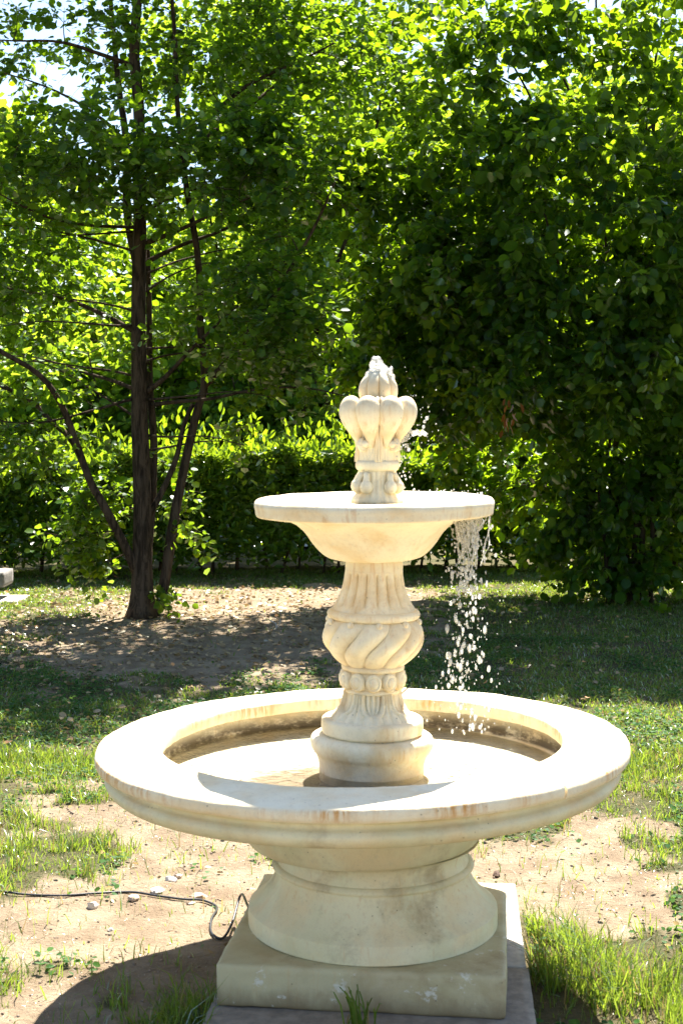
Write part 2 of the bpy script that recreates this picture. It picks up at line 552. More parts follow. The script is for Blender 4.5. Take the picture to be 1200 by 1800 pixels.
def axis(lo, hi, step, far, growth=1.25):
    a = list(np.arange(lo, hi + step * 0.5, step))
    s = step
    while a[-1] < far:
        s *= growth; a.append(a[-1] + s)
    s = step
    while a[0] > -far:
        s *= growth; a.insert(0, a[0] - s)
    return np.array(a)


gx = axis(-3.4, 3.4, 0.035, 400)
gy = axis(3.2, 15.5, 0.045, 420)
XX, YY = np.meshgrid(gx, gy)
ZZ = gz(XX, YY)
nx, ny = len(gx), len(gy)
gv = np.stack([XX.ravel(), YY.ravel(), ZZ.ravel()], 1)
ii = (np.arange(ny - 1)[:, None] * nx + np.arange(nx - 1)[None, :]).ravel()
gf = np.stack([ii, ii + 1, ii + nx + 1, ii + nx], 1)

m, ns, ls = new_mat('park_ground')
co = ns.new('ShaderNodeTexCoord').outputs['Object']
at = ns.new('ShaderNodeAttribute'); at.attribute_name = 'bare'
na = noise_tex(ns, ls, co, 5.0, 6, 0.65)
nb = noise_tex(ns, ls, co, 60.0, 5, 0.7)
nc = noise_tex(ns, ls, co, 1.3, 4, 0.6)
earth = mixc(ns, ls, maprange(ns, ls, na, 0.35, 0.65), (0.195, 0.142, 0.092), (0.30, 0.235, 0.158))
earth = mixc(ns, ls, maprange(ns, ls, nb, 0.55, 0.75, 0, 0.55), earth, (0.17, 0.115, 0.075))
earth = mixc(ns, ls, maprange(ns, ls, nb, 0.42, 0.25, 0, 0.5), earth, (0.36, 0.285, 0.21))
turf = mixc(ns, ls, maprange(ns, ls, nb, 0.35, 0.65), (0.045, 0.052, 0.02), (0.11, 0.095, 0.048))
turf = mixc(ns, ls, maprange(ns, ls, nc, 0.42, 0.65, 0, 0.6), turf, (0.16, 0.12, 0.07))
cc = mixc(ns, ls, maprange(ns, ls, at.outputs['Fac'], 0.2, 0.75), turf, earth)
p = ns.new('ShaderNodeBsdfPrincipled'); p.inputs['Roughness'].default_value = 0.95
p.inputs['Specular IOR Level'].default_value = 0.1
ls.new(cc, p.inputs['Base Color'])
bp = ns.new('ShaderNodeBump'); bp.inputs['Strength'].default_value = 0.9; bp.inputs['Distance'].default_value = 0.022
ls.new(math_n(ns, ls, 'ADD', nb, na), bp.inputs['Height']); ls.new(bp.outputs[0], p.inputs['Normal'])
out_surface(ns, ls, p.outputs[0])
gme = np_mesh('ground', gv, gf, np.full(len(gf), 4), m, True)
ga = gme.attributes.new('bare', 'FLOAT', 'POINT')
ga.data.foreach_set('value', bare(XX.ravel(), YY.ravel()).astype(np.float32))
ground = tag(obj('ground', gme), 'sandy park ground with worn bare earth and patchy lawn', 'ground', kind='structure')

# pale path beyond the hedge
pm = MB()
px_ = np.linspace(-14, 14, 29)
pv = [(x, 18.6 + 0.2 * math.sin(x * 0.4), 0.03) for x in px_] + [(x, 20.2 + 0.3 * math.sin(x * 0.3 + 1), 0.03) for x in px_]
pm.add(pv, [(i, i + 1, 29 + i + 1, 29 + i) for i in range(28)])
tag(pm.build('path', M['path']), 'pale gravel path glimpsed through the bottom of the hedge', 'path', kind='structure')


# ------------------------------------------------------------------ fountain
def lathe(prof, nseg=96, mod=None, a0=0.0, a1=None, close=False):
    """rings of the profile (r, z) round the z axis; mod(r, z, theta array, i) -> r array"""
    full = a1 is None
    th = (np.arange(nseg) * 2 * math.pi / nseg) if full else np.linspace(a0, a1, nseg + 1)
    nt_ = len(th)
    vs = []
    for i, (r, z) in enumerate(prof):
        rr = np.full(nt_, float(r))
        zz = np.full(nt_, float(z))
        if mod is not None:
            res = mod(r, z, th, i)
            if isinstance(res, tuple): rr, zz = res
            else: rr = res
        vs.append(np.stack([rr * np.cos(th), rr * np.sin(th), zz], 1))
    fs = []
    n = len(prof)
    rng_i = range(n) if close else range(n - 1)
    for i in rng_i:
        j = (i + 1) % n
        for k in range(nt_ if full else nt_ - 1):
            k2 = (k + 1) % nt_
            fs.append((i * nt_ + k, i * nt_ + k2, j * nt_ + k2, j * nt_ + k))
    if not full and close:
        fs.append(tuple(i * nt_ for i in range(n)))
        fs.append(tuple(i * nt_ + nt_ - 1 for i in range(n - 1, -1, -1)))
    return np.concatenate(vs), fs


def lathe_obj(name, prof, mat, parent, nseg=96, mod=None, sharp=40, a0=0, a1=None, close=False):
    b = MB()
    v, f = lathe(prof, nseg, mod, a0, a1, close)
    # weather the surface a little so that edges are not perfectly true
    b.add(v, f)
    if a1 is None and not close:
        pass
    return b.build(name, mat, parent, True, sharp)


def fine(prof, step=0.006):
    out = [prof[0]]
    for (r0, z0), (r1, z1) in zip(prof[:-1], prof[1:]):
        n = max(1, int(math.hypot(r1 - r0, z1 - z0) / step))
        for k in range(1, n + 1):
            out.append((r0 + (r1 - r0) * k / n, z0 + (z1 - z0) * k / n))
    return out


def curve(pts, per=6):
    return [tuple(p) for p in catmull(np.array(pts), per)]


fountain = empty('fountain', (FX, FY, 0.04))
tag(fountain, 'two-tiered cream stone fountain with round basin, spiral baluster and carved finial', 'fountain')
FZ = 0.04

# plinth: square block, turned a little, edges worn
def block(name, sx, sy, sz, mat, parent, loc, rz, bev=0.012, cuts=(18, 18, 5), amp=0.003, seed=0, tilt=(0, 0)):
    b = MB()
    nxs, nys, nzs = cuts
    idx = {}
    vs = []
    def vid(i, j, k):
        key = (i, j, k)
        if key not in idx:
            p = np.array([(i / nxs - 0.5) * sx, (j / nys - 0.5) * sy, k / nzs * sz])
            c = np.array([np.clip(p[0], -sx / 2 + bev, sx / 2 - bev), np.clip(p[1], -sy / 2 + bev, sy / 2 - bev), np.clip(p[2], bev, sz - bev)])
            d = p - c
            L = np.linalg.norm(d)
            if np.count_nonzero(np.abs(d) > 1e-9) > 1:
                p = c + d / L * bev
            nv = mnoise.noise_vector(Vector(p * 9) + Vector((seed, 0, 0)))
            nv2 = mnoise.noise_vector(Vector(p * 30) + Vector((seed, 5, 0)))
            p = p + np.array(nv) * amp + np.array(nv2) * amp * 0.45
            idx[key] = len(vs); vs.append(p)
        return idx[key]
    fs = []
    for i in range(nxs):
        for j in range(nys):
            fs.append((vid(i, j, nzs), vid(i + 1, j, nzs), vid(i + 1, j + 1, nzs), vid(i, j + 1, nzs)))
            fs.append((vid(i, j, 0), vid(i, j + 1, 0), vid(i + 1, j + 1, 0), vid(i + 1, j, 0)))
    for i in range(nxs):
        for k in range(nzs):
            fs.append((vid(i, 0, k), vid(i + 1, 0, k), vid(i + 1, 0, k + 1), vid(i, 0, k + 1)))
            fs.append((vid(i + 1, nys, k), vid(i, nys, k), vid(i, nys, k + 1), vid(i + 1, nys, k + 1)))
    for j in range(nys):
        for k in range(nzs):
            fs.append((vid(0, j + 1, k), vid(0, j, k), vid(0, j, k + 1), vid(0, j + 1, k + 1)))
            fs.append((vid(nxs, j, k), vid(nxs, j + 1, k), vid(nxs, j + 1, k + 1), vid(nxs, j, k + 1)))
    b.add(np.array(vs), fs)
    o = b.build(name, mat, parent, True)
    o.location = loc
    o.rotation_euler = (tilt[0], tilt[1], rz)
    return o


block('plinth', 0.806, 0.806, 0.118, M['plinth'], fountain, (0, 0, 0), R(-6.5), bev=0.010, cuts=(64, 64, 12), amp=0.0034, seed=3)

# foot: flared base, scotia and neck (z measured from the plinth top)
PZ = 0.117
foot_prof = [(0.0, 0.0), (0.372, 0.0), (0.377, 0.004)] + curve([(0.377, 0.010), (0.378, 0.032), (0.376, 0.056)], 4) + \
    curve([(0.371, 0.060), (0.350, 0.076), (0.322, 0.104), (0.301, 0.138), (0.292, 0.166)], 7) + \
    curve([(0.293, 0.169), (0.304, 0.173), (0.306, 0.181), (0.299, 0.189)], 5) + \
    curve([(0.290, 0.191), (0.283, 0.213), (0.292, 0.240), (0.322, 0.256)], 6) + [(0.10, 0.257)]
o = lathe_obj('foot', foot_prof, M['foot'], fountain, 128, None, 38)
o.location = (0, 0, PZ)

# basin: origin at rim-top level, tilted (its right side stands a little higher)
BZ = 0.717 - FZ
basin = empty('basin', (-0.034, 0, BZ), fountain)
basin.rotation_euler = (0, R(-1.15), 0)
shell = curve([(0.30, -0.312), (0.335, -0.306), (0.350, -0.298), (0.366, -0.270), (0.377, -0.240), (0.382, -0.218), (0.378, -0.212)], 4) + \
    curve([(0.40, -0.206), (0.52, -0.180), (0.65, -0.145), (0.715, -0.122)], 6) + \
    curve([(0.722, -0.122), (0.752, -0.116), (0.768, -0.102), (0.774, -0.086), (0.768, -0.074), (0.757, -0.066), (0.755, -0.057), (0.762, -0.050)], 5) + [(0.765, -0.0455)]
lathe_obj('shell', shell, M['basin'], basin, 160, None, 50)
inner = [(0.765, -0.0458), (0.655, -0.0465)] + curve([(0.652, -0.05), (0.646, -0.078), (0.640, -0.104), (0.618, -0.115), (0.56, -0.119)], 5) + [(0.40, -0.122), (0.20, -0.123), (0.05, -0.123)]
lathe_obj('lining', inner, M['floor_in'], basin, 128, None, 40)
# rim coping in two stones with open joints
rim_prof = curve([(0.606, -0.043), (0.603, -0.030), (0.605, -0.008), (0.612, -0.001)], 3) + [(0.64, 0.001), (0.70, 0.0005), (0.76, -0.001)] + \
    curve([(0.782, -0.003), (0.795, -0.008), (0.801, -0.018), (0.801, -0.034), (0.796, -0.043)], 4) + [(0.78, -0.045), (0.70, -0.045), (0.63, -0.045)]
joints = [77, 311]
for k in range(2):
    a = joints[k] + 0.32
    b_ = joints[(k + 1) % 2] + (360 if k == 1 else 0) - 0.32
    def rmod(r, z, th, i, k=k):
        w = np.array([mnoise.noise(Vector((math.cos(t) * 6, math.sin(t) * 6, k * 7.0 + z * 12))) for t in th])
        w2 = np.array([mnoise.noise(Vector((math.cos(t) * 22, math.sin(t) * 22, k * 7.0 + z * 40 + r * 30))) for t in th])
        return r + w * 0.0022 + w2 * 0.0016, z + w * 0.0018 + w2 * 0.0012 + (0.003 if k == 0 else 0)
    lathe_obj('rim_stone', rim_prof, M['rim'], basin, 200 if k == 0 else 110, rmod, 45, R(a), R(b_), True)


# column, built on its own axis, leaning a touch; z measured from its base (basin floor)
CBZ = 0.585
column_root = empty('column', (-0.004, 0, CBZ - FZ), fountain)
column_root.rotation_euler = (0, R(0.72), 0)
cz = lambda z: z - CBZ
base_prof = [(0.0, cz(0.585)), (0.158, cz(0.585))] + curve([(0.158, cz(0.60)), (0.160, cz(0.635)), (0.168, cz(0.662)), (0.181, cz(0.680)), (0.187, cz(0.700)), (0.183, cz(0.718)), (0.168, cz(0.727)), (0.150, cz(0.728))], 5) + \
    [(0.146, cz(0.7285)), (0.150, cz(0.731))] + curve([(0.154, cz(0.735)), (0.1555, cz(0.752)), (0.154, cz(0.770)), (0.149, cz(0.776))], 4) + [(0.09, cz(0.778)), (0.0, cz(0.778))]
def bmod(r, z, th, i):
    w = np.array([mnoise.noise(Vector((math.cos(t) * 3, math.sin(t) * 3, z * 9))) for t in th])
    return r + w * 0.002
lathe_obj('column_base', base_prof, M['stone'], column_root, 120, bmod, 42)

# acanthus flare
def tri(x):       # distance to nearest integer, 0..0.5
    return np.abs(x - np.round(x))
flare = curve([(0.118, cz(0.776)), (0.112, cz(0.783)), (0.098, cz(0.799)), (0.085, cz(0.820)), (0.079, cz(0.848)), (0.079, cz(0.856))], 9)
def fmod(r, z, th, i):
    t = np.clip((cz(0.856) - z) / 0.08, 0, 1)
    u = ((th / (2 * math.pi) * 6) % 1.0) * 2 - 1           # six leaf pairs
    au = np.abs(u)
    edge = 0.62 * np.sqrt(max(0.0, 1 - (t / 0.72) ** 3)) if t < 0.72 else 0.0
    inside = au < edge
    reed = np.abs(np.cos(u / max(edge, 0.05) * math.pi * 1.5)) * 0.009 - 0.009
    s = (au - edge) / (1 - edge + 1e-6)
    band = 0.002 + 0.010 * np.abs(np.sin(s * math.pi * 2.0)) * (1 - 0.3 * s) + 0.006 * t * (1 - s)
    return r + np.where(inside, reed, band)
lathe_obj('leaf_collar', flare, M['stone'], column_root, 240, fmod, 60)

ring = curve([(0.075, cz(0.852)), (0.083, cz(0.855)), (0.085, cz(0.861)), (0.082, cz(0.867)), (0.076, cz(0.869))], 3)
lathe_obj('ring', ring, M['stone'], column_root, 80, None, 60)
core = curve([(0.078, cz(0.866)), (0.083, cz(0.88)), (0.085, cz(0.895)), (0.083, cz(0.915)), (0.08, cz(0.925))], 4)
lathe_obj('egg_band', core, M['stone'], column_root, 80, None, 60)
# egg mouldings
eg = MB()
egp = [(0.0, 0.019), (0.007, 0.0185), (0.012, 0.0155), (0.0145, 0.012), (0.016, 0.0125), (0.0185, 0.0135), (0.021, 0.012), (0.0235, 0.007), (0.0245, 0.0), (0.024, -0.008)]
v, f = lathe(curve(egp, 2), 28)
v = np.stack([v[:, 2], v[:, 0] * 1.0, v[:, 1] * 1.18], 1)
f = [tuple(reversed(q)) for q in f]
eg.add(v, f)
egg0 = eg.build('egg_moulding', M['stone'], column_root, True)
for k in range(11):
    e = egg0 if k == 0 else egg0.copy()
    if k: link(e, column_root)
    a = -math.pi / 2 + (k + 0.02) * 2 * math.pi / 11
    e.location = (0.0855 * math.cos(a), 0.0855 * math.sin(a), cz(0.893))
    e.rotation_euler = (0, 0, a)

ring2 = curve([(0.078, cz(0.920)), (0.092, cz(0.922)), (0.096, cz(0.929)), (0.094, cz(0.936)), (0.086, cz(0.941))], 3)
lathe_obj('ring', ring2, M['stone'], column_root, 80, None, 60)
# spiral bulb
bulb = curve([(0.083, cz(0.928)), (0.094, cz(0.938)), (0.113, cz(0.960)), (0.129, cz(0.986)), (0.138, cz(1.012)), (0.1415, cz(1.038)), (0.140, cz(1.056)), (0.132, cz(1.072)), (0.120, cz(1.083))], 10)
def gmod(r, z, th, i):
    tz = np.clip((z - cz(0.936)) / 0.148, 0, 1)
    ph = (th * 10 / (2 * math.pi) - tz * 1.15 + 0.10 * np.sin(tz * math.pi * 2)) % 1.0
    lobe = np.power(np.abs(np.sin(ph * math.pi)), 0.55)
    amp = 0.024 * np.sin(np.clip(tz * 0.93 + 0.05, 0, 1) * math.pi) ** 0.5
    return r - 0.010 + amp * lobe * 1.1
lathe_obj('spiral_bulb', bulb, M['stone'], column_root, 280, gmod, 70)
bd = MB()
v, f = lathe([(0.0, -0.011)] + [(0.011 * math.cos(t), 0.011 * math.sin(t)) for t in np.linspace(-1.3, 1.3, 7)] + [(0.0, 0.011)], 14)
bd.add(v, f)
bead0 = bd.build('bead', M['stone'], column_root)
for k in range(10):
    e = bead0 if k == 0 else bead0.copy()
    if k: link(e, column_root)
    a = -math.pi / 2 + 0.10 + k * 2 * math.pi / 10
    e.location = (0.138 * math.cos(a), 0.138 * math.sin(a), cz(1.070))
ring3 = curve([(0.118, cz(1.076)), (0.136, cz(1.079)), (0.141, cz(1.088)), (0.140, cz(1.097)), (0.133, cz(1.103)), (0.122, cz(1.105))], 3)
lathe_obj('ring', ring3, M['stone'], column_root, 96, None, 60)
# fluted bell
bell = curve([(0.124, cz(1.100)), (0.122, cz(1.108)), (0.113, cz(1.125)), (0.101, cz(1.150)), (0.092, cz(1.178)), (0.087, cz(1.205)), (0.085, cz(1.222)), (0.084, cz(1.226))], 7)
def flmod(r, z, th, i):
    ph = (th * 17 / (2 * math.pi)) % 1.0
    g = np.abs(np.sin(ph * math.pi)) ** 0.5               # rounded reeds, narrow grooves
    t0 = np.clip((z - cz(1.104)) / 0.016, 0, 1) * np.clip((cz(1.222) - z) / 0.012, 0, 1)
    scal = np.clip((z - cz(1.104) - 0.012 * (np.abs(np.sin(ph * math.pi)) < 0.55)) / 0.006, 0, 1)
    return r + 0.003 - 0.017 * (1 - g) * t0 * scal
lathe_obj('fluted_neck', bell, M['stone'], column_root, 288, flmod, 60)
ring4 = curve([(0.080, cz(1.220)), (0.086, cz(1.2215)), (0.0875, cz(1.228)), (0.0872, cz(1.245)), (0.085, cz(1.2555)), (0.079, cz(1.258))], 3)
lathe_obj('ring', ring4, M['stone'], column_root, 80, None, 50)

# upper bowl (tilts the other way, towards the side where it spills)
bowl_root = empty('upper_bowl', (0.004, 0, 1.44 - FZ), fountain)
bowl_root.rotation_euler = (R(0.3), R(-0.6), 0)
bz = lambda z: z - 1.44
bowl_out = [(0.0, bz(1.2535))] + curve([(0.10, bz(1.254)), (0.128, bz(1.259)), (0.150, bz(1.268)), (0.170, bz(1.285)), (0.190, bz(1.309)), (0.212, bz(1.340)), (0.240, bz(1.365)), (0.275, bz(1.382)), (0.292, bz(1.386))], 6)
lip_ = [(0.31, bz(1.3865))] + curve([(0.345, bz(1.389)), (0.357, bz(1.392)), (0.361, bz(1.398)), (0.363, bz(1.412)), (0.365, bz(1.422)), (0.364, bz(1.432)), (0.356, bz(1.441)), (0.342, bz(1.4445))], 4)
in_ = curve([(0.32, bz(1.4425)), (0.295, bz(1.438)), (0.27, bz(1.429)), (0.22, bz(1.423)), (0.10, bz(1.42))], 4) + [(0.0, bz(1.42))]
def bwmod(r, z, th, i):
    w = np.array([mnoise.noise(Vector((math.cos(t) * 4, math.sin(t) * 4, z * 9 + 4))) for t in th])
    return r + w * 0.0025 * (r > 0.05), z + w * 0.0015
lathe_obj('bowl', bowl_out + lip_ + in_, M['stone'], bowl_root, 160, bwmod, 42)

# finial
fin = empty('finial', (0.013, 0, 1.405 - FZ), fountain)
fin.rotation_euler = (0, R(0.5), R(2))
fz = lambda y: CAM_H - (y - YH) * FY / F - 1.405      # photo row -> height in the finial
S1 = FY / F
shaft = curve([(0.075, fz(885)), (0.074, fz(876)), (0.058, fz(862)), (0.054, fz(845)), (0.055, fz(827))], 5)
def smod(r, z, th, i):
    return r * (1 - 0.07 * np.abs(np.sin(th * 4 + math.pi / 4 * 0)) ** 0.7) + 0.003 * np.abs(np.cos(th * 10))
lathe_obj('shaft', shaft, M['stone'], fin, 160, smod, 60)
coll = curve([(0.055, fz(828)), (0.064, fz(824)), (0.067, fz(818)), (0.065, fz(812)), (0.057, fz(809))], 4)
lathe_obj('ring', coll, M['stone'], fin, 80, None, 60)
body = curve([(0.056, fz(812)), (0.056, fz(795)), (0.060, fz(780)), (0.066, fz(768)), (0.074, fz(755)), (0.082, fz(742)), (0.088, fz(730)), (0.089, fz(720)), (0.085, fz(709)), (0.074, fz(703)), (0.06, fz(700)), (0.04, fz(699))], 7)
def lmod(r, z, th, i):
    tz = np.clip((z - fz(800)) / (fz(720) - fz(800)), 0, 1)
    l8 = np.abs(np.cos((th + math.pi / 2 - math.pi / 8) * 4)) ** 0.55
    groove = np.exp(-((np.mod(th + math.pi / 2 + math.pi / 4, math.pi / 2) - math.pi / 4) / 0.055) ** 2)
    rr = r * (1 - 0.42 * tz * (1 - l8)) + 0.012 * groove * (1 - tz) + groove * 0.16 * r * tz
    reeds = 0.0022 * np.abs(np.cos(th * 16)) * (1 - tz)
    return rr + reeds
lathe_obj('petal_cup', body, M['stone'], fin, 256, lmod, 70)
budp = curve([(0.052, fz(703)), (0.059, fz(697)), (0.0615, fz(688)), (0.059, fz(677)), (0.050, fz(667)), (0.038, fz(659)), (0.026, fz(654)), (0.012, fz(652)), (0.0, fz(652))], 6)
def bumod(r, z, th, i):
    l8 = np.abs(np.cos((th + math.pi / 2 - math.pi / 8) * 4)) ** 0.6
    return r * (0.76 + 0.25 * l8)
lathe_obj('bud', budp, M['stone'], fin, 160, bumod, 70)
pet = MB()
pp_ = catmull([(0.057, 0, fz(786)), (0.062, 0, fz(770)), (0.072, 0, fz(752)), (0.080, 0, fz(737)), (0.083, 0, fz(723)), (0.080, 0, fz(711)), (0.075, 0, fz(704)), (0.070, 0, fz(700))], 4)
pr_ = catmull([(0.008, 0, 0), (0.0165, 0, 0), (0.0275, 0, 0), (0.0365, 0, 0), (0.0405, 0, 0), (0.036, 0, 0), (0.025, 0, 0), (0.004, 0, 0)], 4)[:, 0]
pet.tube(pp_, pr_, 20)
pet0 = pet.build('petal', M['stone'], fin)
for k in range(8):
    e = pet0 if k == 0 else pet0.copy()
    if k: link(e, fin)
    e.rotation_euler = (0, 0, -math.pi / 2 + math.pi / 8 + k * math.pi / 4)
spn = MB()
for dy in (-0.0062, 0.0062):
    sp_ = catmull([(0.0585, dy, fz(811)), (0.0605, dy, fz(790)), (0.067, dy, fz(768)), (0.080, dy * 1.1, fz(748)), (0.094, dy * 1.2, fz(730)), (0.096, dy * 1.2, fz(716)), (0.086, dy, fz(704)), (0.072, dy * 0.8, fz(700))], 5)
    spn.tube(sp_, 0.0056, 8)
sp0 = spn.build('spine', M['stone'], fin)
for k in range(4):
    e = sp0 if k == 0 else sp0.copy()
    if k: link(e, fin)
    e.rotation_euler = (0, 0, -math.pi / 2 + k * math.pi / 2)
# scrolls: curls below the cup, ball feet at the bottom
def blob(rx, ry, rz, n=14, m_=9):
    v, f = lathe([(0.0, -1.0)] + [(math.cos(t), math.sin(t)) for t in np.linspace(-1.35, 1.35, m_)] + [(0.0, 1.0)], n)
    return v * np.array([rx, ry, rz]), f
for k in range(4):
    a = -math.pi / 4 + k * math.pi / 2
    b = MB()
    tt = np.linspace(0, 1, 16)
    # strap sweeping down from the cup and curling out
    ang = -0.6 + tt * 4.4
    rad = 0.020 * (1 - 0.55 * tt)
    rr = 0.064 + 0.004 + rad * np.cos(ang - math.pi * 0.75)
    zz = fz(779) + rad * np.sin(ang - math.pi * 0.75)
    pts = np.stack([rr * math.cos(a), rr * math.sin(a), zz], 1)
    b.tube(pts, 0.0105 - 0.003 * tt, 10)
    v, f = blob(0.017, 0.024, 0.0135)
    c, s = math.cos(a), math.sin(a)
    v = np.stack([v[:, 0] * c - v[:, 1] * s + 0.066 * c, v[:, 0] * s + v[:, 1] * c + 0.066 * s, v[:, 2] + fz(780)], 1)
    b.add(v, f)
    b.build('scroll_curl', M['stone'], fin)
    b = MB()
    for sg in (-1, 1):
        v, f = blob(0.021, 0.0185, 0.021)
        oy = sg * 0.0165
        ca = 0.068
        v = np.stack([(v[:, 0] + ca) * c - (v[:, 1] + oy) * s, (v[:, 0] + ca) * s + (v[:, 1] + oy) * c, v[:, 2] + fz(855)], 1)
        b.add(v, f)
        pts = np.array([[0.058, oy * 0.5, fz(832)], [0.066, oy * 0.9, fz(842)], [0.075, oy, fz(851)]])
        pts = np.stack([pts[:, 0] * c - pts[:, 1] * s, pts[:, 0] * s + pts[:, 1] * c, pts[:, 2]], 1)
        b.tube(catmull(pts, 4), 0.010, 8)
    b.build('scroll_foot', M['stone'], fin)

# paving slabs under the plinth
SLZ = 0.046
rz = R(-4.5)
sl = block('paving_slab', 0.905, 0.80, SLZ, M['slab_dark'], None, (0.078, 3.893, -0.006), rz, bev=0.006, cuts=(30, 24, 3), amp=0.0012, seed=8)
tag(sl, 'brown concrete paving slab under the front of the fountain plinth', 'paving slab', 'slabs under the fountain')
sl = block('paving_slab', 0.83, 0.77, SLZ, M['slab_light'], None, (0.172, 4.685, -0.0065), rz, bev=0.006, cuts=(30, 24, 3), amp=0.0012, seed=12)
tag(sl, 'pale concrete paving slab under the rear of the fountain plinth', 'paving slab', 'slabs under the fountain')

# ------------------------------------------------------------------ water
wb = MB()
v, f = lathe([(0.641, 0.0), (0.60, 0.0), (0.45, 0.0), (0.3, 0.0), (0.15, 0.0), (0.0, 0.0)], 96)
wb.add(v, f)
wo = wb.build('water', M['water'])
wo.location = (FX - 0.034, FY, 0.717 - 0.100)
tag(wo, 'shallow clear water lying in the lower fountain basin', 'water', kind='structure')
wb = MB()
v, f = lathe([(0.283, 0.0), (0.2, 0.0), (0.1, 0.0), (0.0, 0.0)], 72)
wb.add(v, f)
wo = wb.build('water', M['water'])
wo.location = (FX + 0.004, FY, 1.4325)
tag(wo, 'thin water in the upper fountain bowl', 'water', kind='structure')

rngw = random.Random(5)
DROP = 0.78
def drop(b, p, r, stretch=1.0, n=8, m_=5, jit=0.18):
    v, f = lathe([(0.0, -1.0)] + [(math.cos(t), math.sin(t)) for t in np.linspace(-1.1, 1.1, m_)] + [(0.0, 1.0)], n)
    jj = np.array([mnoise.noise_vector(Vector(x) * 1.7 + Vector((p[0] * 99, p[1] * 57, p[2] * 83))) for x in v]) * jit
    v = (v + jj) * np.array([r, r, r * stretch]) * DROP + np.array(p)
    b.add(v, f)

# the cascade off the right-hand lip of the bowl: ropes and sheets above, separate drops below
spill = MB()
EDGE = np.array([FX + 0.30, FY - 0.03, 1.385])
for k in range(46):                         # clinging lumps and broken ropes just under the lip
    x0 = rngw.gauss(823, 17); x0 = min(max(x0, 778), 862)
    d0 = FY + rngw.uniform(-0.16, 0.10)
    y0 = rngw.uniform(899, 915)
    ln = rngw.uniform(20, 95)
    pts = []
    for q in range(6):
        t = q / 5
        pts.append(W(x0 + (825 - x0) * 0.35 * t + rngw.gauss(0, 2.2), y0 + ln * t, d0))
    pts = catmull(pts, 3)
    rad = np.array([0.0030 * (0.5 + 0.9 * abs(mnoise.noise(Vector((k * 3.1, i * 0.6, 0))) + 0.35)) for i in range(len(pts))])
    spill.tube(pts, rad, 7)
for k in range(300):
    t = rngw.random() ** 0.9
    py = 905 + 135 * t
    px = 822 - 4 * t + rngw.gauss(0, 15 - 3 * t)
    drop(spill, W(px, py, FY + rngw.uniform(-0.16, 0.1)), rngw.uniform(0.0018, 0.0058) * (1.35 if rngw.random() < 0.15 else 1), rngw.uniform(1, 3.0), jit=0.35)
so = spill.build('water_cascade', M['spray'])
md = so.modifiers.new('fuse', 'REMESH'); md.mode = 'VOXEL'; md.voxel_size = 0.0022; md.use_smooth_shade = True
tag(so, 'broken sheet of water spilling over the right lip of the upper bowl', 'water', kind='stuff')
dr = MB()
for k in range(250):
    t = rngw.random()
    py = 1030 + 260 * t
    sd = 11 + 16 * t
    px = 815 + rngw.gauss(0, sd)
    r = rngw.choice([0.002, 0.0026, 0.0034, 0.0045, 0.006, 0.0088]) * rngw.uniform(0.8, 1.15)
    p = W(px, py, FY + rngw.gauss(0, 0.09))
    if p[2] < 0.62: continue
    drop(dr, p, r * 0.9, rngw.uniform(1.0, 2.4), jit=0.25)
for k in range(90):                         # wider scatter
    t = rngw.random()
    p = W(815 + rngw.gauss(0, 45), 940 + 340 * t, FY + rngw.gauss(0, 0.12))
    if p[2] < 0.62: continue
    drop(dr, p, rngw.uniform(0.0015, 0.003), rngw.uniform(1, 1.5))
for k in range(90):                         # off the finial, bouncing in the upper bowl
    t = rngw.random()
    if t < 0.5:
        p = W(rngw.uniform(690, 722) + rngw.gauss(0, 5), rngw.uniform(760, 866), FY + rngw.gauss(0, 0.04))
    else:
        p = W(rngw.uniform(700, 860), 868 - abs(rngw.gauss(0, 7)), FY + rngw.gauss(0, 0.1))
    drop(dr, p, rngw.uniform(0.0015, 0.0042), 1.1)
for k in range(55):
    p = W(rngw.gauss(735, 22), rngw.gauss(740, 45), FY + rngw.gauss(0, 0.06))
    drop(dr, p, rngw.uniform(0.001, 0.0028), 1.1)
do = dr.build('water_drops', M['spray'])
tag(do, 'scattered drops of water falling from the upper bowl into the basin', 'water drops', kind='stuff')

# spurt on top of the bud and the splash off the cup, each lumps fused into one body
def splash(name, label, pts, seed):
    b = MB()
    r_ = random.Random(seed)
    for (px, py, rp) in pts:
        p = W(px, py, FY + r_.uniform(-0.012, 0.012))
        drop(b, p, rp * FY / F / DROP, 1.1, 12, 8, 0.3)
    o = b.build(name, M['spray'])
    md = o.modifiers.new('fuse', 'REMESH')
    md.mode = 'VOXEL'; md.voxel_size = 0.0022; md.use_smooth_shade = True
    return tag(o, label, 'water')
splash('water_spurt', 'small spurt of white water bubbling on top of the finial bud',
       [(661, 656, 10), (657, 649, 8), (654, 641, 6), (658, 634, 7), (664, 632, 6), (668, 637, 5), (669, 647, 8), (676, 652, 9), (684, 656, 7), (687, 648, 4), (688, 664, 7), (680, 666, 8), (646, 658, 5), (690, 676, 5), (689, 685, 5), (672, 642, 4), (652, 654, 6)], 1)
splash('water_splash', 'splash of water leaping off the right side of the carved cup',
       [(716, 765, 4), (720, 757, 4), (726, 762, 5), (733, 760, 5), (738, 763, 4), (742, 758, 3.5), (744, 750, 3), (746, 741, 3), (750, 735, 3.5), (747, 763, 4), (713, 772, 4), (715, 783, 3.5), (718, 790, 3.5), (711, 762, 4), (706, 775, 4), (703, 788, 4)], 2)


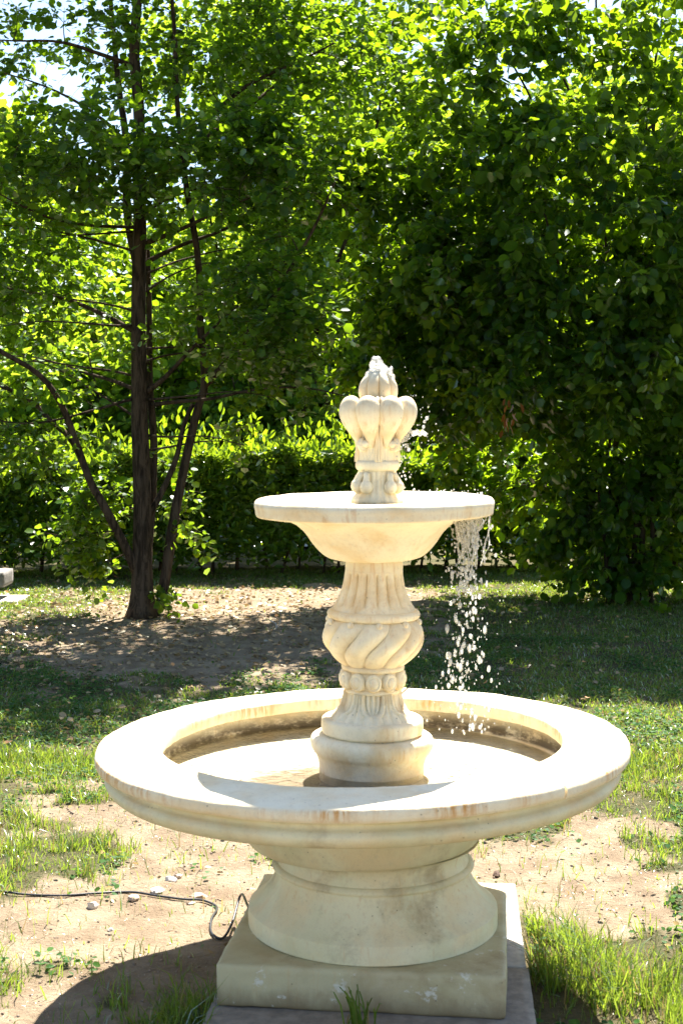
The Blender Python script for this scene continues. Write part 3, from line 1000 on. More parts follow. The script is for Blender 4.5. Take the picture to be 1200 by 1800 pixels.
# ------------------------------------------------------------------ leaves and trees
LEAF_ROUND = (np.array([[0, 0, 0], [0.22, -0.40, 0.07], [0.66, -0.46, 0.09], [1, 0, -0.03], [0.66, 0.46, 0.09], [0.22, 0.40, 0.07]]),
              [(0, 1, 2, 3), (0, 3, 4, 5)])
LEAF_LONG = (np.array([[0, 0, 0], [0.32, -0.5, 0.08], [0.72, -0.42, 0.06], [1, 0, -0.06], [0.72, 0.42, 0.06], [0.32, 0.5, 0.08]]),
             [(0, 1, 2, 3), (0, 3, 4, 5)])


def unit(a):
    return a / (np.linalg.norm(a, axis=-1, keepdims=True) + 1e-9)


def leaf_mass(name, pos, tip, nrm, length, wr, tmpl, mat, parent=None):
    T, F_ = tmpl
    tip = unit(tip)
    b = unit(np.cross(nrm, tip))
    n = np.cross(tip, b)
    L = length[:, None, None]
    v = pos[:, None, :] + L * (T[None, :, 0:1] * tip[:, None, :] + wr * T[None, :, 1:2] * b[:, None, :] + T[None, :, 2:3] * n[:, None, :])
    k = len(T)
    base = (np.arange(len(pos)) * k)[:, None]
    loops = np.concatenate([base + np.array(f)[None, :] for f in F_], axis=1)
    sizes = np.tile([len(f) for f in F_], len(pos))
    me = np_mesh(name, v.reshape(-1, 3), loops, sizes, mat, False)
    return obj(name, me, parent)


def single_leaf_mesh(name, wr, mat, long=False):
    """a nicer single leaf: two rows of faces either side of a folded midrib, serrate-ish outline, short stalk"""
    us = [0, 0.08, 0.22, 0.26, 0.42, 0.46, 0.62, 0.66, 0.80, 0.84, 0.93, 1.06]
    ws = [0.0, 0.26, 0.41, 0.38, 0.485, 0.45, 0.47, 0.42, 0.35, 0.29, 0.13, 0.0] if not long else [0.0, 0.14, 0.34, 0.38, 0.49, 0.5, 0.48, 0.46, 0.34, 0.30, 0.15, 0.0]
    v, f = [], []
    for u, w in zip(us, ws):
        zc = -0.05 * u * u
        v += [(u, -w * wr, zc + 0.16 * w), (u, 0, zc), (u, w * wr, zc + 0.16 * w)]
    for i in range(len(us) - 1):
        a, b = i * 3, i * 3 + 3
        f += [(a, b, b + 1, a + 1), (a + 1, b + 1, b + 2, a + 2)]
    s = len(v)
    v += [(-0.28, 0.012, 0.03), (-0.28, -0.012, 0.03), (0.02, -0.012, 0), (0.02, 0.012, 0)]
    f.append((s, s + 1, s + 2, s + 3))
    return np_mesh(name, np.array(v), [i for q in f for i in q], [len(q) for q in f], mat, True)


def place_leaves(mesh, parent, pos, tip, nrm, length):
    tip = unit(tip); b = unit(np.cross(nrm, tip)); n = np.cross(tip, b)
    inv = parent.matrix_world.inverted() if parent else Matrix()
    for i in range(len(pos)):
        o = bpy.data.objects.new('leaf', mesh)
        s = float(length[i])
        o.matrix_basis = Matrix(((tip[i][0] * s, b[i][0] * s, n[i][0] * s, pos[i][0]),
                                 (tip[i][1] * s, b[i][1] * s, n[i][1] * s, pos[i][1]),
                                 (tip[i][2] * s, b[i][2] * s, n[i][2] * s, pos[i][2]), (0, 0, 0, 1)))
        link(o, parent)


def resample(pts, step):
    p = catmull(pts, 10)
    d = np.concatenate([[0], np.cumsum(np.linalg.norm(np.diff(p, axis=0), axis=1))])
    n = max(3, int(d[-1] / step) + 1)
    s = np.linspace(0, d[-1], n)
    return np.stack([np.interp(s, d, p[:, k]) for k in range(3)], 1)


def bulk_twigs(mb, S, r):
    """three-sided twigs for many (p0, p1, p2) at once"""
    n = len(S)
    d = unit(S[:, 2] - S[:, 0])
    a = unit(np.cross(d, np.array([0.31, 0.17, 0.93])))
    b = np.cross(d, a)
    rings = []
    for i, q in enumerate((0.5, 0.35, 0.15)):
        for k in range(3):
            t = k * 2 * math.pi / 3
            rings.append(S[:, i] + r * q * (math.cos(t) * a + math.sin(t) * b))
    v = np.stack(rings, 1).reshape(-1, 3)
    tm = [(i * 3 + k, i * 3 + (k + 1) % 3, i * 3 + 3 + (k + 1) % 3, i * 3 + 3 + k) for i in range(2) for k in range(3)]
    f = (np.arange(n) * 9)[:, None, None] + np.array(tm)[None]
    mb.add(v, [tuple(x) for x in f.reshape(-1, 4).tolist()])


def build_tree(name, label, cat, base, stems, lobes, n_spray, leaf, mats, seed, n_leaf=0, group=None, leaves_per=48,
               spray_r=0.36, hang=0.15, local=False, twig_r=0.004):
    """stems: (name, world points, r0, r1). lobes: (centre, radii, weight). leaf: (length, width ratio, template).
    Leafy sprays are sampled in the lobes; each grows from the nearest wood already there."""
    rg = np.random.default_rng(seed)
    base = np.array(base, float)
    root = empty(name, base)
    tag(root, label, cat, group)
    nodes, nrad = [], []
    for si, (sname, pts, r0, r1) in enumerate(stems):
        p = resample(pts, 0.11) - base
        n = len(p)
        t = np.linspace(0, 1, n)
        wob = np.stack([np.interp(t * n, np.arange(0, n + 6, 5), rg.normal(0, 1, len(np.arange(0, n + 6, 5)))) for _ in range(3)], 1)
        p = p + wob * 0.012 * np.minimum(1, t * 5)[:, None]
        r = r0 + (r1 - r0) * t ** 0.85
        if sname == 'trunk':
            r = r * (1 + 0.75 * np.exp(-t * n * 0.11 / 0.13))
        b = MB()
        b.tube(p, r, 18 if r0 > 0.06 else 9, True, 0.10 if r0 > 0.03 else 0.0, seed + si)
        b.build(sname, mats[0], root)
        nodes.append(p[2:]); nrad.append(r[2:])
    nodes = np.concatenate(nodes); nrad = np.concatenate(nrad)
    # targets
    wts = np.array([l[2] * np.prod(l[1]) ** 0.8 for l in lobes]); wts /= wts.sum()
    which = rg.choice(len(lobes), n_spray, p=wts)
    C = np.array([l[0] for l in lobes])[which] - base
    Rr = np.array([l[1] for l in lobes])[which]
    u = unit(rg.normal(0, 1, (n_spray, 3))) * (rg.random(n_spray) ** 0.42)[:, None]
    T = C + u * Rr
    T = T[T[:, 2] > 0.15]
    d0 = np.array([np.min(np.sum((nodes - t) ** 2, 1)) for t in T])
    T = T[np.argsort(d0)]
    cap = len(nodes) + len(T) * 5
    N = np.zeros((cap, 3)); N[:len(nodes)] = nodes; nn = len(nodes)
    NR = np.zeros(cap); NR[:nn] = nrad
    twigs = MB()
    LP, LT, LN, SEG = [], [], [], []
    for t in T:
        # prefer wood that lies below the target and nearer the stem
        dd = np.sum((N[:nn] - t) ** 2, 1) * np.where(N[:nn, 2] > t[2] + 0.1, 2.2, 1.0)
        j = int(np.argmin(dd))
        s = N[j].copy()
        L = np.linalg.norm(t - s)
        if L < 0.05: continue
        mid = (s + t) / 2 + np.array([0, 0, 0.12 * L]) + rg.normal(0, 0.07 * L, 3)
        dirv = unit(t - mid)
        endp = t + dirv * spray_r * 0.5 + np.array([0, 0, -hang * spray_r])
        path = catmull([s, mid, t, endp], 3)
        r_s = min(NR[j] * 0.7, twig_r * (1.2 + 1.5 * L))
        rr = np.linspace(r_s, twig_r * 0.35, len(path))
        twigs.tube(path, rr, 4, False)
        if L > 0.12:
            k = [2, 4, 6]
            N[nn:nn + 3] = path[k]; NR[nn:nn + 3] = rr[k]; nn += 3
        # side twigs + leaves
        n_side = 5
        axes = [(path[4:], )]
        q = []
        for a in range(n_side):
            p0 = path[4 + int(rg.integers(0, len(path) - 5))]
            dv = unit(dirv * 0.7 + rg.normal(0, 0.75, 3) * np.array([1, 1, 0.55]))
            ln = spray_r * rg.uniform(0.5, 1.1)
            p1 = p0 + dv * ln * 0.55
            p2 = p0 + dv * ln + np.array([0, 0, -hang * ln])
            SEG.append((p0, p1, p2))
            q.append((p0, p1, p2))
        q.append((path[4], path[6], path[-1]))
        m_ = leaves_per // len(q)
        for (p0, p1, p2) in q:
            tt = rg.random(m_)[:, None] * 0.95 + 0.05
            pp = (1 - tt) ** 2 * p0 + 2 * tt * (1 - tt) * p1 + tt ** 2 * p2
            dv = unit(p2 - p0)
            side = rg.normal(0, 1, (m_, 3)) * np.array([1, 1, 0.6])
            tip = unit(dv * 0.6 + unit(side) * 1.0 + np.array([0, 0, -hang * 1.6]))
            LP.append(pp + unit(side) * 0.018); LT.append(tip)
            LN.append(unit(np.array([0, 0, 1.0]) + rg.normal(0, 0.55, (m_, 3))))
    bulk_twigs(twigs, np.array(SEG), twig_r)
    LP = np.concatenate(LP); LT = np.concatenate(LT); LN = np.concatenate(LN)
    ll = leaf[0] * rg.normal(1, 0.27, len(LP)).clip(0.4, 1.6)
    crown = None
    sel = np.zeros(len(LP), bool)
    if n_leaf:
        wp = LP + base
        dpt = wp[:, 1]
        px = 600 + wp[:, 0] / dpt * F
        py = YH + (CAM_H - wp[:, 2]) / dpt * F
        vis = (px > 4) & (px < 1196) & (py > 4) & (py < 1060)
        facing = np.abs(np.sum(unit(np.cross(np.cross(LT, LN), LT)) * unit(wp - np.array([0, 0, CAM_H])), 1))
        score = np.where(vis, dpt - 0.8 * facing + rg.random(len(LP)) * 0.6, 1e9)
        sel[np.argsort(score)[:n_leaf]] = True
    crown = leaf_mass('crown', LP[~sel], LT[~sel], LN[~sel], ll[~sel], leaf[1], leaf[2], mats[1], root)
    crown['kind'] = 'stuff'
    tw = twigs.build('twigs', mats[0], crown)
    tw['kind'] = 'stuff'
    if n_leaf:
        me = single_leaf_mesh('leaf', leaf[1] * 1.0, mats[1], leaf[2] is LEAF_LONG)
        place_leaves(me, crown, LP[sel], LT[sel], LN[sel], ll[sel] * 1.08)
    return root


def L_(px, py, rx, ry, d, rd, w=1.0):
    return (W(px, py, d), np.array([rx / F * d, rd, ry / F * d]), w)


def path_px(pts):
    return np.array([W(a, b, c) for (a, b, c) in pts])


# --- the alder on the left
A0 = G(250, 1080)
dA = A0[1]
stemsA = [
    ('trunk', path_px([(250, 1084, dA), (249, 950, dA), (247, 760, dA), (245, 560, dA), (245, 380, dA), (243, 180, dA), (240, 0, dA), (243, -170, dA), (240, -350, dA)]), 0.090, 0.028),
    ('stem', path_px([(283, 1068, dA + .1), (300, 960, dA + .15), (322, 830, dA + .2), (344, 730, dA + .2), (361, 672, dA + .2), (350, 560, dA + .1), (345, 450, dA), (326, 330, dA), (312, 200, dA - .1), (305, 50, dA - .2), (300, -200, dA - .2)]), 0.050, 0.012),
    ('stem', path_px([(242, 1010, dA), (218, 955, dA - .1), (190, 895, dA - .25), (160, 845, dA - .3), (138, 785, dA - .4), (112, 715, dA - .5), (70, 660, dA - .7), (0, 618, dA - .9), (-90, 560, dA - 1.2)]), 0.045, 0.014),
    ('stem', path_px([(158, 842, dA - .3), (128, 775, dA - .2), (90, 745, dA - .1), (60, 715, dA), (0, 682, dA + .2), (-80, 640, dA + .4)]), 0.030, 0.010),
    ('stem', path_px([(262, 905, dA + .05), (288, 858, dA + .1), (312, 805, dA + .15), (324, 745, dA + .2), (340, 705, dA + .22)]), 0.030, 0.020),
    ('stem', path_px([(243, 470, dA), (226, 380, dA + .2), (221, 250, dA + .3), (206, 140, dA + .4), (195, 30, dA + .5), (180, -180, dA + .6)]), 0.045, 0.012),
    ('stem', path_px([(258, 1000, dA + .12), (264, 850, dA + .18), (266, 700, dA + .2), (262, 560, dA + .2), (258, 420, dA + .1)]), 0.042, 0.022),
    ('limb', path_px([(236, 582, dA), (180, 552, dA + .1), (110, 524, dA + .3), (40, 510, dA + .5), (-60, 490, dA + .7)]), 0.026, 0.006),
    ('limb', path_px([(236, 684, dA), (180, 662, dA + .2), (110, 640, dA + .5), (30, 622, dA + .8)]), 0.020, 0.005),
    ('limb', path_px([(238, 700, dA), (160, 722, dA - .2), (60, 742, dA - .4), (-20, 735, dA - .6)]), 0.016, 0.005),
    ('limb', path_px([(255, 428, dA), (300, 408, dA - .2), (350, 385, dA - .4), (440, 345, dA - .7)]), 0.026, 0.006),
    ('limb', path_px([(255, 462, dA), (320, 432, dA + .2), (400, 400, dA + .4), (480, 340, dA + .6)]), 0.024, 0.006),
    ('limb', path_px([(258, 690, dA), (300, 655, dA - .1), (345, 610, dA - .3), (420, 540, dA - .6)]), 0.026, 0.006),
    ('limb', path_px([(268, 712, dA), (360, 700, dA - .2), (450, 685, dA - .4), (530, 682, dA - .5), (600, 695, dA - .6)]), 0.020, 0.005),
    ('limb', path_px([(362, 676, dA + .2), (420, 610, dA - .1), (470, 540, dA - .3), (512, 470, dA - .5), (560, 385, dA - .6), (600, 300, dA - .7)]), 0.032, 0.008),
    ('limb', path_px([(246, 320, dA), (320, 250, dA + .1), (420, 160, dA + .2), (510, 115, dA + .3), (590, 70, dA + .4)]), 0.034, 0.008),
    ('limb', path_px([(244, 120, dA), (180, 100, dA - .2), (100, 75, dA - .4), (0, 70, dA - .6)]), 0.024, 0.006),
    ('limb', path_px([(222, 250, dA + .3), (160, 200, dA + .1), (90, 160, dA - .1), (10, 130, dA - .3)]), 0.020, 0.005),
    ('limb', path_px([(255, 330, dA), (360, 240, dA + .5), (480, 150, dA + 1.2), (570, 90, dA + 1.9), (660, 40, dA + 2.3)]), 0.028, 0.007),
    ('limb', path_px([(240, 400, dA), (150, 395, dA - .5), (80, 380, dA - .9), (-20, 330, dA - 1.2)]), 0.018, 0.005),
]
rsl = random.Random(8)
for k in range(14):
    y0 = 380 + k * 32 + rsl.uniform(-10, 10)
    sg = rsl.choice((-1, 1)); L0 = rsl.uniform(140, 330)
    up = rsl.uniform(-0.05, 0.55); dd = rsl.uniform(-1.2, 1.2)
    stemsA.append(('limb', path_px([(247 + sg * 10, y0, dA), (247 + sg * L0 * .35, y0 - up * L0 * .45, dA + dd * .35), (247 + sg * L0 * .7, y0 - up * L0 * .75, dA + dd * .7), (247 + sg * L0, y0 - up * L0 * .9 + 12, dA + dd)]), 0.012, 0.003))
lobesA = [
    L_(640, 60, 110, 90, 14.3, 0.8, 0.5), L_(540, 100, 110, 90, 14.4, 0.8, 0.45), L_(60, 780, 110, 45, 12.0, 0.6, 0.35), L_(430, 770, 70, 40, 12.3, 0.5, 0.35),
    L_(110, 285, 190, 110, 11.4, 1.0, 0.62), L_(330, 300, 150, 120, 11.6, 0.9, 0.42), L_(470, 300, 110, 130, 11.8, 0.8, 0.7),
    L_(470, 560, 110, 120, 11.6, 0.8, 0.75), L_(110, 60, 200, 80, 12.4, 1.0, 0.27), L_(340, 90, 190, 100, 12.4, 1.1, 0.36),
    L_(520, 90, 120, 100, 12.8, 1.0, 0.55), L_(60, 470, 130, 100, 12.6, 1.0, 0.45), L_(330, 560, 150, 110, 12.6, 1.0, 0.3),
    L_(60, 690, 120, 60, 12.2, 0.8, 0.25), L_(165, 900, 55, 80, 12.4, 0.35, 1.5), L_(170, 1010, 40, 30, 12.4, 0.3, 0.4),
    L_(320, 870, 45, 110, 12.6, 0.3, 0.25), L_(300, 1040, 35, 18, 12.3, 0.25, 0.6), L_(470, 690, 90, 30, 11.8, 0.5, 0.35),
    L_(260, -200, 360, 150, 12.4, 1.8, 0.5), L_(-170, 330, 130, 320, 12.0, 1.4, 0.5),
    L_(600, -130, 150, 100, 12.4, 1.0, 0.35), L_(560, 300, 40, 60, 11.6, 0.4, 0.6),
]
build_tree('alder_tree', 'tall many-stemmed tree with dark trunk and round leaves left of the fountain', 'tree', A0, stemsA, lobesA, 1080,
           (0.061, 0.92, LEAF_ROUND), (M['bark'], M['alder']), 11, 300, leaves_per=44)

# --- the hazel on the right
H0 = G(1112, 1052)
dH = H0[1]
rs = random.Random(21)
stemsH = []
tops = [(700, 430, 13.4), (820, 250, 13.0), (900, 120, 12.6), (960, 380, 12.0), (1010, 60, 12.8), (1060, 330, 11.8), (1110, 0, 13.0), (1150, 200, 12.4),
        (1200, 100, 12.8), (1260, 260, 12.6), (1290, 480, 12.8), (860, 560, 13.6), (1180, -60, 12.6), (1050, -60, 12.8), (930, 0, 13.2)]
for k, (a, b, c) in enumerate(tops):
    bx_ = 1120 + rs.uniform(-85, 85) + (a - 1080) * 0.05
    bd_ = dH + rs.uniform(-0.3, 0.3)
    g0 = W(bx_, YH + CAM_H * F / bd_ + 2, bd_)
    t = np.array(W(a, b, c))
    m1 = g0 + (t - g0) * np.array([0.16, 0.16, 0.34]); m2 = g0 + (t - g0) * np.array([0.50, 0.50, 0.70])
    stemsH.append(('stem', np.array([g0, m1, m2, t]), rs.uniform(0.018, 0.034), 0.009))
lobesH = [
    L_(1040, 270, 210, 150, 11.9, 0.8, 0.6), L_(1160, 480, 170, 200, 11.9, 1.0, 1.0), L_(880, 420, 180, 160, 12.6, 1.0, 1.0),
    L_(730, 500, 130, 170, 13.3, 0.8, 1.1), L_(700, 310, 110, 75, 13.0, 0.6, 1.0), L_(600, 300, 60, 65, 12.9, 0.45, 0.9),
    L_(850, 210, 150, 110, 12.5, 0.7, 0.55), L_(960, 80, 210, 90, 12.2, 0.6, 0.4), L_(1000, 640, 210, 140, 12.5, 0.9, 1.0),
    L_(820, 650, 160, 110, 13.3, 0.7, 1.0), L_(1090, 800, 150, 120, 13.1, 0.7, 1.1), L_(880, 830, 110, 90, 13.8, 0.5, 1.0),
    L_(1010, 940, 70, 60, 13.2, 0.4, 1.0), L_(1120, 985, 130, 50, 13.0, 0.4, 1.3), L_(1060, 900, 90, 70, 13.0, 0.4, 0.9), L_(1170, 900, 90, 90, 13.6, 0.4, 0.9),
    L_(1260, 330, 150, 250, 12.5, 1.2, 0.6), L_(1270, 750, 130, 260, 12.7, 1.2, 0.7),
    L_(1080, -10, 220, 60, 11.9, 0.6, 0.35), L_(640, 620, 60, 110, 13.6, 0.5, 0.6), L_(1170, 90, 130, 110, 12.0, 0.6, 0.4),
    L_(770, 70, 60, 100, 12.8, 0.4, 0.55), L_(840, 20, 70, 60, 12.5, 0.4, 0.5),
]
build_tree('hazel_bush', 'huge dark bush of many thin stems at the right edge', 'bush', H0, stemsH, lobesH, 1500,
           (0.080, 0.86, LEAF_ROUND), (M['bark2'], M['hazel']), 23, 300, leaves_per=42, spray_r=0.33, hang=0.34)
hazel = [o for o in col.objects if o.name == 'hazel_bush'][0]
# withered cluster hanging in it
dc = np.array(W(892, 725, 11.2)) - np.array(hazel.location)
rgd = np.random.default_rng(4)
n_ = 15
P_ = dc + rgd.normal(0, 1, (n_, 3)) * np.array([0.04, 0.03, 0.065])
wl_ = leaf_mass('withered_leaves', P_, unit(np.array([0, 0, -1.0]) + rgd.normal(0, 0.3, (n_, 3))), unit(rgd.normal(0, 1, (n_, 3)) + np.array([0, -1, 0])), rgd.uniform(0.05, 0.09, n_), 0.36, LEAF_LONG, M['dead'], hazel)
wl_['kind'] = 'stuff'; wl_['label'] = 'cluster of withered rust-brown leaves'

# --- tree just beyond the hedge, between the two
B0 = np.array([-0.94, 21.4, 0.0])
dB = 21.4
stemsB = [('trunk', path_px([(491, 935, dB), (488, 850, dB), (495, 700, dB), (505, 520, dB), (498, 330, dB), (505, 180, dB), (500, 0, dB), (506, -160, dB)]), 0.10, 0.02),
          ('stem', path_px([(495, 820, dB), (540, 640, dB - .2), (590, 470, dB - .3), (640, 330, dB - .4), (670, 160, dB - .4), (690, 20, dB - .4)]), 0.05, 0.012),
          ('stem', path_px([(490, 760, dB), (440, 640, dB + .2), (400, 500, dB + .3), (370, 380, dB + .4), (350, 300, dB + .4)]), 0.05, 0.012)]
lobesB = [L_(490, 250, 150, 150, 21.2, 1.61, 0.7), L_(570, 480, 120, 130, 21.2, 1.26, 0.7), L_(390, 560, 140, 120, 21.6, 1.38, 0.5), L_(640, 330, 80, 90, 21.5, 1.15, 0.5),
          L_(560, 690, 110, 70, 21.5, 1.03, 0.8), L_(340, 380, 90, 110, 21.8, 1.15, 0.4),
          L_(480, 40, 150, 130, 21.4, 1.49, 0.5), L_(680, 120, 90, 110, 21.2, 1.03, 0.5), L_(700, 0, 120, 70, 21.2, 1.03, 0.4), L_(330, 120, 110, 110, 21.8, 1.15, 0.25)]
build_tree('young_alder', 'sunlit yellow-green tree rising beyond the hedge behind the fountain', 'tree', B0, stemsB, lobesB, 720,
           (0.10, 0.9, LEAF_ROUND), (M['bark'], M['far_leaf']), 31, 0, leaves_per=44, spray_r=0.5)


# --- trees and shrubs farther off: two kinds, copied
def far_tree(name, label, cat, h, rad, seed, n_spray, leafsize, group, shrub=False):
    rr = random.Random(seed)
    stems = []
    if shrub:
        for k in range(6):
            a = k * 1.05 + rr.uniform(-0.3, 0.3)
            stems.append(('stem', np.array([[0.15 * math.cos(a), 0.15 * math.sin(a), 0], [0.3 * rad * math.cos(a), 0.3 * rad * math.sin(a), h * 0.4], [0.6 * rad * math.cos(a), 0.6 * rad * math.sin(a), h * 0.8]]), 0.03, 0.01))
        lobes = [(np.array([rr.uniform(-.5, .5) * rad, rr.uniform(-.5, .5) * rad, h * rr.uniform(0.3, 0.75)]), np.array([rad * .6, rad * .6, h * .3]), 1.0) for _ in range(7)]
    else:
        stems.append(('trunk', np.array([[0, 0, 0], [0.08, 0.05, h * .25], [-.05, 0, h * .5], [.08, .05, h * .75], [0, 0, h * .95]]), 0.16, 0.03))
        for k in range(9):
            a = k * 2.4; z = h * (0.2 + 0.07 * k)
            stems.append(('limb', np.array([[0, 0, z], [rad * .35 * math.cos(a), rad * .35 * math.sin(a), z + h * .06], [rad * .8 * math.cos(a), rad * .8 * math.sin(a), z + h * .12]]), 0.05, 0.012))
        lobes = []
        for k in range(13):
            a = k * 2.4; z = h * (0.22 + 0.058 * k)
            q = rad * (0.62 if k < 9 else 0.3)
            lobes.append((np.array([q * math.cos(a), q * math.sin(a), z]), np.array([rad * .42, rad * .42, h * .10]), rr.uniform(0.6, 1.1)))
    return build_tree(name, label, cat, (0, 0, 0), stems, lobes, n_spray, (leafsize, 0.8, LEAF_ROUND), (M['bark'], M['far_leaf']), seed, 0, group, 40, 0.55, 0.15, twig_r=0.006)


def copy_tree(o, parent=None):
    c = o.copy()
    col.objects.link(c)
    c.parent = parent
    for ch in list(o.children):
        copy_tree(ch, c)
    return c


gt = 'trees beyond the hedge'
farA = far_tree('broadleaf_tree', '', 'tree', 7.6, 3.0, 41, 700, 0.14, gt)
spots = [(-6.6, 24.5, 0.0, 1.0, 'pale green tree beyond the hedge at the left edge of the picture'),
         (-3.0, 27.5, 1.9, 0.92, 'sunlit tree beyond the hedge seen to the left of the dark trunk'),
         (1.0, 25.5, 3.2, 1.0, 'sunlit tree beyond the hedge hidden behind the fountain top'),
         (5.0, 24.0, 4.4, 1.05, 'tree beyond the hedge glimpsed through the right-hand bush'),
         (-10.5, 33.0, 5.5, 1.25, 'far tree standing behind the leftmost pale green tree'),
         (-0.9, 36.0, 0.8, 1.15, 'most distant tree showing as light green between the two main trees'),
         (8.5, 33.0, 2.3, 1.3, 'far tree behind the huge bush at the right edge'),
         (-12.0, 25.5, 3.9, 1.1, 'tree beyond the hedge farthest out to the left'),
         (10.5, 25.0, 1.4, 1.1, 'tree beyond the hedge farthest out to the right')]
for i, (x, y, a, s, lb) in enumerate(spots):
    o = farA if i == 0 else copy_tree(farA)
    o.location = (x, y, 0); o.rotation_euler = (0, 0, a); o.scale = (s, s, s * (0.8 if i in (1, 5) else 1))
    o['label'] = lb
gs = 'shrubs beyond the hedge'
farS = far_tree('shrub', '', 'shrub', 3.0, 1.9, 43, 330, 0.12, gs, True)
spots = [(-5.6, 21.0, 0.0, 1.0, 'bright green shrub beyond the hedge at the far left'),
         (-3.3, 21.8, 1.3, 1.1, 'bright green shrub beyond the hedge just left of the dark trunk'),
         (-1.2, 21.2, 2.5, 0.95, 'bright green shrub beyond the hedge right of the dark trunk'),
         (1.1, 21.6, 3.6, 1.1, 'shrub beyond the hedge directly behind the fountain top'),
         (3.4, 21.2, 4.9, 1.0, 'shrub beyond the hedge right of the falling water'),
         (5.8, 21.8, 0.7, 1.1, 'shrub beyond the hedge behind the bush at the right edge')]
for i, (x, y, a, s, lb) in enumerate(spots):
    o = farS if i == 0 else copy_tree(farS)
    o.location = (x, y, 0); o.rotation_euler = (0, 0, a); o.scale = (s, s, s)
    o['label'] = lb

# --- clipped laurel hedge
hedge = empty('hedge', (0, 15.9, 0))
tag(hedge, 'long clipped laurel hedge with sunlit top running behind the trees', 'hedge')
rg = np.random.default_rng(77)
def hedge_y(x):
    return 15.9 + 0.09 * x
n = 98000
x = rg.uniform(-8.2, 7.6, n)
top = 1.34 + 0.45 * (fbm(x * 1.1, x * 0 + 3, 2) - 0.5) + 0.40 * (fbm(x * 4, x * 0 + 8, 4) - 0.5)
zz_ = rg.beta(1.6, 1.0, n)
z = 0.05 + (top - 0.05) * zz_
half = 0.55 * (0.80 + 0.4 * fbm(x * 2.2, z * 2.2 + 4, 13))
sgn = rg.choice([-1, 1], n)
y = sgn * half * (1 - rg.random(n) ** 2.0 * 0.75)
keep = (rg.random(n) < np.clip((z + 0.10) / 0.38, 0.3, 1)) & (fbm(x * 7, z * 7, 19) > 0.30)
x, y, z = x[keep], y[keep], z[keep]
pos = np.stack([x, y + hedge_y(x) - 15.9, z], 1)
nrm = unit(np.stack([rg.normal(0, .5, len(x)), np.sign(y) * 0.5 + rg.normal(0, .5, len(x)), 0.8 + rg.normal(0, .4, len(x))], 1))
tip = unit(np.stack([rg.normal(0, .8, len(x)), np.sign(y) * 0.5 + rg.normal(0, .6, len(x)), 0.35 + rg.normal(0, .5, len(x))], 1))
ln = 0.115 * rg.normal(1, .18, len(x)).clip(.5, 1.5)
sc = np.where((np.abs(x) < 3.4), pos[:, 1] + rg.random(len(x)) * .25, 9e9)
sel = np.zeros(len(x), bool); sel[np.argsort(sc)[:300]] = True
fol = leaf_mass('foliage', pos[~sel], tip[~sel], nrm[~sel], ln[~sel], 0.40, LEAF_LONG, M['laurel'], hedge)
fol['kind'] = 'stuff'
place_leaves(single_leaf_mesh('leaf', 0.42, M['laurel'], True), hedge, pos[sel], tip[sel], nrm[sel], ln[sel])
ns_ = 11000
xs = rg.uniform(-8.2, 7.6, ns_)
ts = 1.34 + 0.45 * (fbm(xs * 1.1, xs * 0 + 3, 2) - 0.5) + 0.40 * (fbm(xs * 4, xs * 0 + 8, 4) - 0.5)
ys = rg.uniform(-0.62, 0.5, ns_)
ps = np.stack([xs, ys + hedge_y(xs) - 15.9, ts - 0.16 - 0.25 * np.clip(-ys - 0.2, 0, 1) + 0.75 * rg.random(ns_) ** 1.8 * np.clip(fbm(xs * 3, ys * 3, 88) * 2.4 - 0.75, 0, 1.3)], 1)
sh = leaf_mass('young_shoots', ps, unit(np.stack([rg.normal(0, .5, ns_), rg.normal(0, .5, ns_), 1 + rg.normal(0, .3, ns_)], 1)), unit(rg.normal(0, 1, (ns_, 3)) + np.array([0, -.5, .2])), 0.105 * rg.uniform(.6, 1.2, ns_), 0.42, LEAF_LONG, M['shoot'], hedge)
sh['kind'] = 'stuff'; sh['label'] = 'pale young shoots along the top of the hedge'
for k in range(70):
    xb = -8.0 + k * 0.222 + rg.uniform(-.08, .08)
    yb = hedge_y(xb) - 15.9 + rg.uniform(-.2, .2)
    pts = [(xb, yb, -0.03), (xb + rg.normal(0, .04), yb + rg.normal(0, .05), .35), (xb + rg.normal(0, .10), yb + rg.normal(0, .12), .8), (xb + rg.normal(0, .18), yb + rg.normal(0, .2), 1.15)]
    b = MB(); b.tube(catmull(pts, 3), np.linspace(rg.uniform(.014, .028), .006, 10), 6)
    b.build('stem', M['bark'], hedge)

# ------------------------------------------------------------------ grass, clover, litter
def in_slab(x, y, pad=0.0):
    c, s = math.cos(R(-4.5)), math.sin(R(-4.5))
    dx, dy = x - 0.115, y - 4.28
    u_ = dx * c + dy * s; v_ = -dx * s + dy * c
    return (np.abs(u_) < 0.448 + pad) & (np.abs(v_) < 0.80 + pad)


def scatter(n, y0, y1, seed, margin=0.25):
    rg = np.random.default_rng(seed)
    # uniform over the trapezoid the camera looks at
    yy = np.sqrt(rg.uniform(y0 ** 2, y1 ** 2, n))
    xx = rg.uniform(-1, 1, n) * (0.24 * yy + margin)
    return xx, yy, rg


